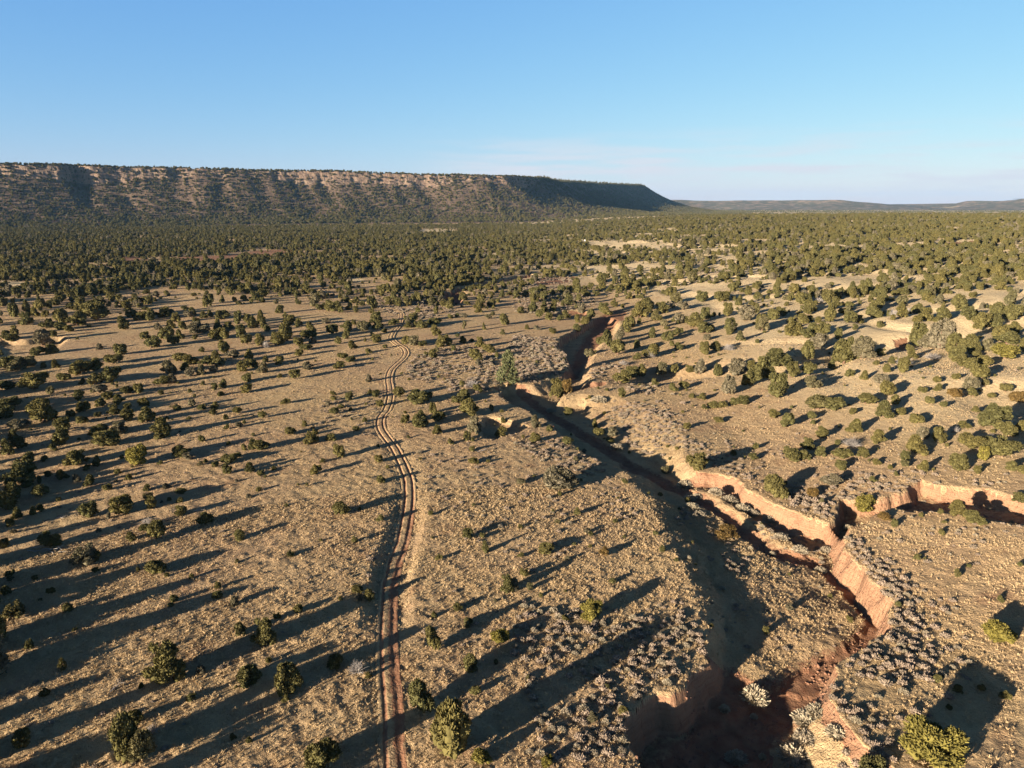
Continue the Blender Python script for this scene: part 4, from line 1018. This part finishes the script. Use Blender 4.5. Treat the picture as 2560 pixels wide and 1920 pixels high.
# ------------------------------------------------------------------ ground cover and woodland no one could count
def instancer(name, protos, xyz, scl, rotz, idx, label):
    """one object whose points carry copies of the given meshes"""
    col = bpy.data.collections.new(name + "_kinds")
    for k, m in enumerate(protos):
        col.objects.link(bpy.data.objects.new(f"kind_{k:02d}_{name}", m))
    me = bpy.data.meshes.new(name)
    n = len(xyz); me.vertices.add(n); me.vertices.foreach_set("co", np.ascontiguousarray(xyz, np.float32).ravel())
    a = me.attributes.new("size", 'FLOAT_VECTOR', 'POINT'); a.data.foreach_set("vector", np.ascontiguousarray(scl, np.float32).ravel())
    rv = np.zeros((n, 3), np.float32); rv[:, 2] = rotz
    a = me.attributes.new("turn", 'FLOAT_VECTOR', 'POINT'); a.data.foreach_set("vector", rv.ravel())
    a = me.attributes.new("kind_index", 'INT', 'POINT'); a.data.foreach_set("value", np.ascontiguousarray(idx, np.int32))
    o = add_obj(name, me)
    ng = bpy.data.node_groups.new(name + "_spread", 'GeometryNodeTree')
    ng.interface.new_socket("Geometry", in_out='INPUT', socket_type='NodeSocketGeometry')
    ng.interface.new_socket("Geometry", in_out='OUTPUT', socket_type='NodeSocketGeometry')
    nn = ng.nodes; gi, go = nn.new('NodeGroupInput'), nn.new('NodeGroupOutput')
    ci = nn.new('GeometryNodeCollectionInfo'); ci.inputs[0].default_value = col
    ci.inputs["Separate Children"].default_value = True; ci.inputs["Reset Children"].default_value = True
    ip = nn.new('GeometryNodeInstanceOnPoints'); ip.inputs["Pick Instance"].default_value = True
    def named(t, s):
        q = nn.new('GeometryNodeInputNamedAttribute'); q.data_type = t; q.inputs["Name"].default_value = s; return q.outputs["Attribute"]
    e = nn.new('FunctionNodeEulerToRotation')
    L = ng.links
    L.new(gi.outputs[0], ip.inputs["Points"]); L.new(ci.outputs[0], ip.inputs["Instance"])
    L.new(named('INT', "kind_index"), ip.inputs["Instance Index"]); L.new(named('FLOAT_VECTOR', "size"), ip.inputs["Scale"])
    L.new(named('FLOAT_VECTOR', "turn"), e.inputs[0]); L.new(e.outputs[0], ip.inputs["Rotation"])
    L.new(ip.outputs[0], go.inputs[0])
    md = o.modifiers.new("spread", 'NODES'); md.node_group = ng
    tag(o, label, None, None, "stuff")
    return o

def wedge(n, r0, r1, a0=-44, a1=44, power=1.0, seed=1):
    g = np.random.default_rng(seed)
    q = g.random(n); r = (r0 ** (2 * power) + q * (r1 ** (2 * power) - r0 ** (2 * power))) ** (0.5 / power)
    a = np.radians(a0 + (a1 - a0) * g.random(n))
    return r * np.sin(a), r * np.cos(a), g

def track_gap(x, y): return polydist(x, y, TRACK_S)[0]

def visible(x, y, z, pad=30):
    u, v, d = project(x, y, z)
    return (u > -pad) & (u < 2560 + pad) & (v < 1920 + pad) & (y > 5), u, v

# dry grass tufts
def grass():
    X, Y, Zz, S = [], [], [], []
    for n, r0, r1, s0, s1, seed in ((110000, 48, 110, 0.13, 0.19, 21), (95000, 100, 240, 0.14, 0.18, 22)):
        x, y, g = wedge(n, r0, r1, -42, 40, 1.0, seed)
        z, soil, bed = terrain(x, y)
        vis, u, v = visible(x, y, z)
        dens = -0.35 + 1.1 * fbm(x / 6, y / 6, 2, 4) + 0.8 * fbm(x / 28, y / 28, 5, 3)
        k = vis & (g.random(n) < dens) & (soil + 0.5 * (g.random(n) - .5) < 0.45) & (track_gap(x, y) > 0.8 + 0.5 * g.random(n))
        X.append(x[k]); Y.append(y[k]); Zz.append(z[k]); S.append((s0 + s1 * g.random(k.sum()) ** 2))
    X, Y, Zz, S = (np.concatenate(a) for a in (X, Y, Zz, S)); n = len(X)
    g = np.random.default_rng(5)
    instancer("dry_grass", TUFTS, np.column_stack([X, Y, Zz - 0.03]), np.column_stack([S, S, S * (0.7 + 0.5 * g.random(n))]), g.random(n) * 6.28, g.integers(0, 4, n), "dry tan bunchgrass covering the open flat and slopes")
grass()

# low grey-pink sagebrush: photo outlines and how much of the ground it covers
SAGE_AREAS = [([(1530, 1010), (1620, 1005), (1710, 1040), (1720, 1130), (1650, 1125), (1560, 1080), (1510, 1040)], .45), ([(1620, 1060), (1760, 1110), (1900, 1160), (1930, 1230), (1800, 1180), (1700, 1140)], .2), ([(1000, 880), (1230, 860), (1270, 960), (1230, 985), (1130, 980), (1010, 940)], .28),
    ([(1290, 835), (1390, 848), (1420, 900), (1420, 940), (1330, 960), (1270, 930), (1260, 880)], .6), ([(900, 740), (1000, 738), (1110, 760), (1150, 785), (1050, 800), (960, 780)], .35), ([(1280, 1110), (1390, 1100), (1530, 1170), (1480, 1190), (1360, 1160)], .45),
    ([(1480, 1190), (1560, 1200), (1620, 1290), (1560, 1310), (1480, 1240)], .12), ([(1990, 1200), (2140, 1180), (2300, 1180), (2420, 1200), (2290, 1215), (2200, 1245), (2080, 1250)], .4), ([(2380, 1200), (2500, 1205), (2560, 1230), (2480, 1225)], .2),
    ([(1920, 1250), (2010, 1290), (2070, 1340), (2050, 1380), (1990, 1360), (1930, 1320), (1880, 1290)], .6), ([(1700, 1240), (1760, 1280), (1840, 1330), (1890, 1390), (1820, 1410), (1740, 1350), (1690, 1290)], .45), ([(2150, 1390), (2330, 1400), (2450, 1640), (2380, 1760), (2260, 1900), (2200, 1860), (2150, 1720), (2250, 1620)], .16),
    ([(2070, 1690), (2120, 1750), (2190, 1830), (2270, 1905), (2120, 1905), (2060, 1830), (2000, 1750)], .6), ([(2200, 1280), (2560, 1320), (2560, 1440), (2300, 1400), (2180, 1340)], .04), ([(1240, 1520), (1500, 1520), (1700, 1500), (1740, 1560), (1600, 1720), (1560, 1900), (1260, 1915), (1330, 1760)], .28), ([(840, 980), (960, 980), (960, 1090), (800, 1090), (780, 1020)], .08),
    ([(900, 1290), (960, 1330), (990, 1400), (950, 1470), (910, 1440)], .14), ([(1040, 1130), (1250, 1140), (1420, 1260), (1450, 1440), (1250, 1420), (1060, 1260)], .07), ([(1290, 700), (1420, 690), (1500, 760), (1380, 790), (1280, 780)], .2),
    ([(1470, 930), (1530, 900), (1560, 930), (1500, 960)], .4), ([(1540, 950), (1650, 960), (1720, 1010), (1600, 1010)], .12), ([(1640, 680), (1780, 670), (1830, 700), (1650, 715)], .15)]
def sage():
    A = []
    g = np.random.default_rng(9)
    for poly, cover in SAGE_AREAS:
        W = path(poly); lo, hi = W.min(0), W.max(0)
        far = np.hypot(*W.mean(0)) > 170
        n = int((hi - lo).prod() * cover / (0.9 if far else 0.55))
        p = lo + (hi - lo) * g.random((n, 2))
        k = inpoly(p[:, 0], p[:, 1], W) & (fbm(p[:, 0] / 4, p[:, 1] / 4, 4, 2) > 0.36)
        p = p[k]; A.append(np.column_stack([p, np.where(far, 1.2, 0.85) * (0.6 + 0.7 * g.random(len(p)))]))
    x, y, g2 = wedge(4500, 50, 260, -42, 40, 1.0, 31)              # strays everywhere
    k = (fbm(x / 18, y / 18, 5, 3) > 0.53)
    A.append(np.column_stack([x[k], y[k], 0.35 + 0.45 * g2.random(k.sum()) ** 2]))
    A = np.vstack(A)
    z, soil, bed = terrain(A[:, 0], A[:, 1])
    k = (bed < 0.3) & (track_gap(A[:, 0], A[:, 1]) > 1.3) & ((soil < 0.7) | (g.random(len(A)) < 0.06))
    A, z = A[k], z[k]; n = len(A); s = A[:, 2]
    instancer("sagebrush_cover", SAGE + RABBIT[:1], np.column_stack([A[:, :2], z - 0.04]), np.column_stack([s, s, s * (0.65 + 0.35 * g.random(n))]), g.random(n) * 6.28, g.integers(0, 5, n), "low grey-pink sagebrush spread in drifts over the flat and banks")
sage()

def stone_shape(seed):
    g = np.random.default_rng(seed)
    return mesh_from("stone", ICO_V * (0.5, 0.38, 0.3) * (1 + 0.25 * g.normal(size=(len(ICO_V), 1))), ICO_F.ravel(), 3)
def stones():
    M_STONE = plain_material("red_stone", (0.33, 0.19, 0.125), (0.22, 0.12, 0.085), 3)
    ms = [stone_shape(500 + k) for k in range(3)]
    for m_ in ms: m_.materials.append(M_STONE)
    lo, hi = WASH.min(0), WASH.max(0); g = np.random.default_rng(12)
    p = lo + (hi - lo) * g.random((90000, 2)); p = p[p[:, 1] < 200]
    z, soil, bed = terrain(p[:, 0], p[:, 1])
    k = (soil > 0.5) & inpoly(p[:, 0], p[:, 1], WASH) & (fbm(p[:, 0] / 3, p[:, 1] / 3, 3, 3) > 0.5) & (p[:, 1] > 40)
    p, z = p[k], z[k]; n = len(p); sc = 0.10 + 0.35 * g.random(n) ** 3
    instancer("red_rubble", ms, np.column_stack([p, z]), np.column_stack([sc, sc, sc]), g.random(n) * 6.28, g.integers(0, 3, n), "red stones and clods strewn under the wash banks")
stones()

def wood_cover(u, v):
    """share of the ground under trees, by where the land shows in the photo"""
    c = np.zeros_like(u)
    L = sm(1250, 1050, u); R = sm(1750, 2000, u); Mi = np.clip(1 - L - R, 0, 1)
    lf = np.interp(v, [470, 560, 600, 640, 700, 740, 780, 850, 900], [.55, .5, .5, .55, .45, .30, .10, .03, .0])
    mf = np.interp(v, [470, 560, 600, 640, 690, 740, 790, 850], [.6, .55, .42, .30, .24, .16, .05, .0])
    rf = np.interp(v, [470, 560, 620, 680, 720, 760, 820, 900, 960], [.5, .46, .44, .38, .26, .20, .08, .03, .0])
    return L * lf + Mi * mf + R * rf

def woodland():
    P, S, I = [], [], []
    nk = len(CROWNS)
    def put(x, y, z, w, ratio, idx):
        P.append(np.column_stack([x, y, z - 0.1])); gg = np.random.default_rng(len(x)); S.append(np.column_stack([w * (0.85 + 0.3 * gg.random(len(x))), w * (0.85 + 0.3 * gg.random(len(x))), w * ratio])); I.append(idx)
    # trees measured in the photo that are too small to stand alone
    r = np.array(REST); g = np.random.default_rng(2)
    put(TX[r], TY[r], TZ[r], TW[r] * 1.12, TH[r] / TW[r], g.integers(0, nk, len(r)))
    for n, r0, r1, w0, w1, seed in ((60000, 170, 620, 1.2, 4.8, 41), (90000, 620, 1750, 1.6, 4.8, 42), (60000, 1750, 7600, 6, 10, 43)):
        x, y, g = wedge(n, r0, r1, -44, 42, 1.0 if r1 < 3000 else 0.7, seed)
        z = base(x, y) if r0 > 600 else terrain(x, y)[0]
        vis, u, v = visible(x, y, z, 80)
        w = w0 + (w1 - w0) * g.random(n) ** 1.9
        c = wood_cover(u, v) * np.clip(2.6 * fbm(x / 38, y / 38, 3, 4) - 0.62, 0.03, 1.5) * 0.85
        if r0 < 1000:
            for Q in RED_FAR + CLEAR: c = np.where(inpoly(x, y, Q), 0.01, c)
        area = math.radians(86) * (r1 ** 2 - r0 ** 2) / 2
        have = n / area * np.mean(w * w) * 0.7 if r1 < 3000 else np.full(n, 0.7)
        k = vis & (g.random(n) < c / have)
        if r0 < 500: k &= (track_gap(x, y) > 3.0) & (terrain(x, y)[1] < 0.5)
        put(x[k], y[k], z[k], w[k], np.where(w[k] > 6, 0.5, 0.65 + 0.75 * g.random(k.sum()) ** 1.5), g.integers(0, nk, k.sum()))
    # young trees and trees standing outside the picture to the left, whose shadows reach into it
    x, y, g = wedge(2600, 30, 260, -100, -38, 1.0, 44)
    z = base(x, y); vis, u, v = visible(x, y, z, 25)
    k = ~vis & (g.random(2600) < 0.42 * np.clip(np.hypot(x, y) / 100, 0.35, 1.3))
    put(x[k], y[k], z[k], 1.8 + 2.6 * g.random(k.sum()), np.full(k.sum(), 1.05), g.integers(0, nk, k.sum()))
    x, y, g = wedge(2500, 55, 230, -42, 42, 1.0, 45)
    z, soil, bed = terrain(x, y); vis, u, v = visible(x, y, z)
    k = vis & (soil < .3) & (track_gap(x, y) > 2) & (g.random(2500) < 0.35 * fbm(x / 30, y / 30, 6, 2))
    put(x[k], y[k], z[k], 0.4 + 0.6 * g.random(k.sum()), np.full(k.sum(), 0.9), g.integers(0, nk, k.sum()))
    P_, S_, I_ = np.vstack(P), np.vstack(S), np.concatenate(I); n = len(P_)
    instancer("juniper_woodland", CROWN_BY['j'], P_, S_, np.random.default_rng(6).random(n) * 6.28, I_, "dense dark juniper and pinyon woodland filling the valley behind the flat")
    # on the mesa
    g = np.random.default_rng(7); n = 120000
    nr, nc = MX.shape
    i = g.random(n) * (nr - 1.001); lim = np.searchsorted(MD[0], [-120, 515])
    j = lim[0] + g.random(n) * (lim[1] - lim[0] - 1.001)
    a, b = i.astype(int), j.astype(int); fi, fj = i - a, j - b
    def lerp(A): return (A[a, b] * (1 - fi) + A[a + 1, b] * fi) * (1 - fj) + (A[a, b + 1] * (1 - fi) + A[a + 1, b + 1] * fi) * fj
    x, y, z, d, kk = lerp(MX), lerp(MY), lerp(MZ), lerp(MD), lerp(MK)
    cell = np.where((d > -2) & (d < 22), np.where(kk > 0.5, 0.26, 0.6), 1.0)
    dens = np.clip(0.15 + 1.3 * fbm(x / 70, y / 70, 5, 4), 0, 1) * np.where(d > 120, 0.85, 1.0)
    k = (g.random(n) < cell * dens) & (z > 1)
    w = np.where(d < -2, 5.0, 4.4 + np.clip(d - 200, 0, 200) / 200 * 0.8) * (0.7 + 0.8 * g.random(n))
    x, y, z, w = x[k], y[k], z[k], w[k]; n = len(x)
    rim = d[k] < 0
    ratio = np.where(rim & (x > 100), 1.6 * g.random(n) + 0.7, 0.75 + 0.3 * g.random(n))
    idx = np.where(rim & (ratio > 1.3), 4, g.integers(0, nk, n))
    instancer("mesa_woodland", CROWN_BY['j'], np.column_stack([x, y, z - 0.4]), np.column_stack([w, w, w * ratio]), g.random(n) * 6.28, idx, "dark scrub woodland clinging to the mesa slopes and rim")
woodland()

# ------------------------------------------------------------------ haze
def haze():
    lo, hi = (-15500, -15500, -30.0), (15500, 15500, 330.0)
    V = np.array([(x, y, z) for z in (lo[2], hi[2]) for y in (lo[1], hi[1]) for x in (lo[0], hi[0])])
    F = [(0, 2, 3, 1), (4, 5, 7, 6), (0, 1, 5, 4), (2, 6, 7, 3), (0, 4, 6, 2), (1, 3, 7, 5)]
    m = bpy.data.materials.new("haze_air"); m.use_nodes = True; nt = m.node_tree; nt.nodes.clear()
    out = nt.nodes.new("ShaderNodeOutputMaterial"); pv = nt.nodes.new("ShaderNodeVolumePrincipled")
    pv.inputs["Color"].default_value = (0.28, 0.58, 1.0, 1); pv.inputs["Density"].default_value = HAZE; pv.inputs["Anisotropy"].default_value = 0.0
    nt.links.new(pv.outputs[0], out.inputs["Volume"])
    o = add_obj("haze", mesh_from("haze", V, np.array(F).ravel(), 4), m)
    tag(o, "thin blue evening haze over the far mesa and hills", None, None, "stuff")
HAZE = 2.4e-5
if HAZE > 0: haze()
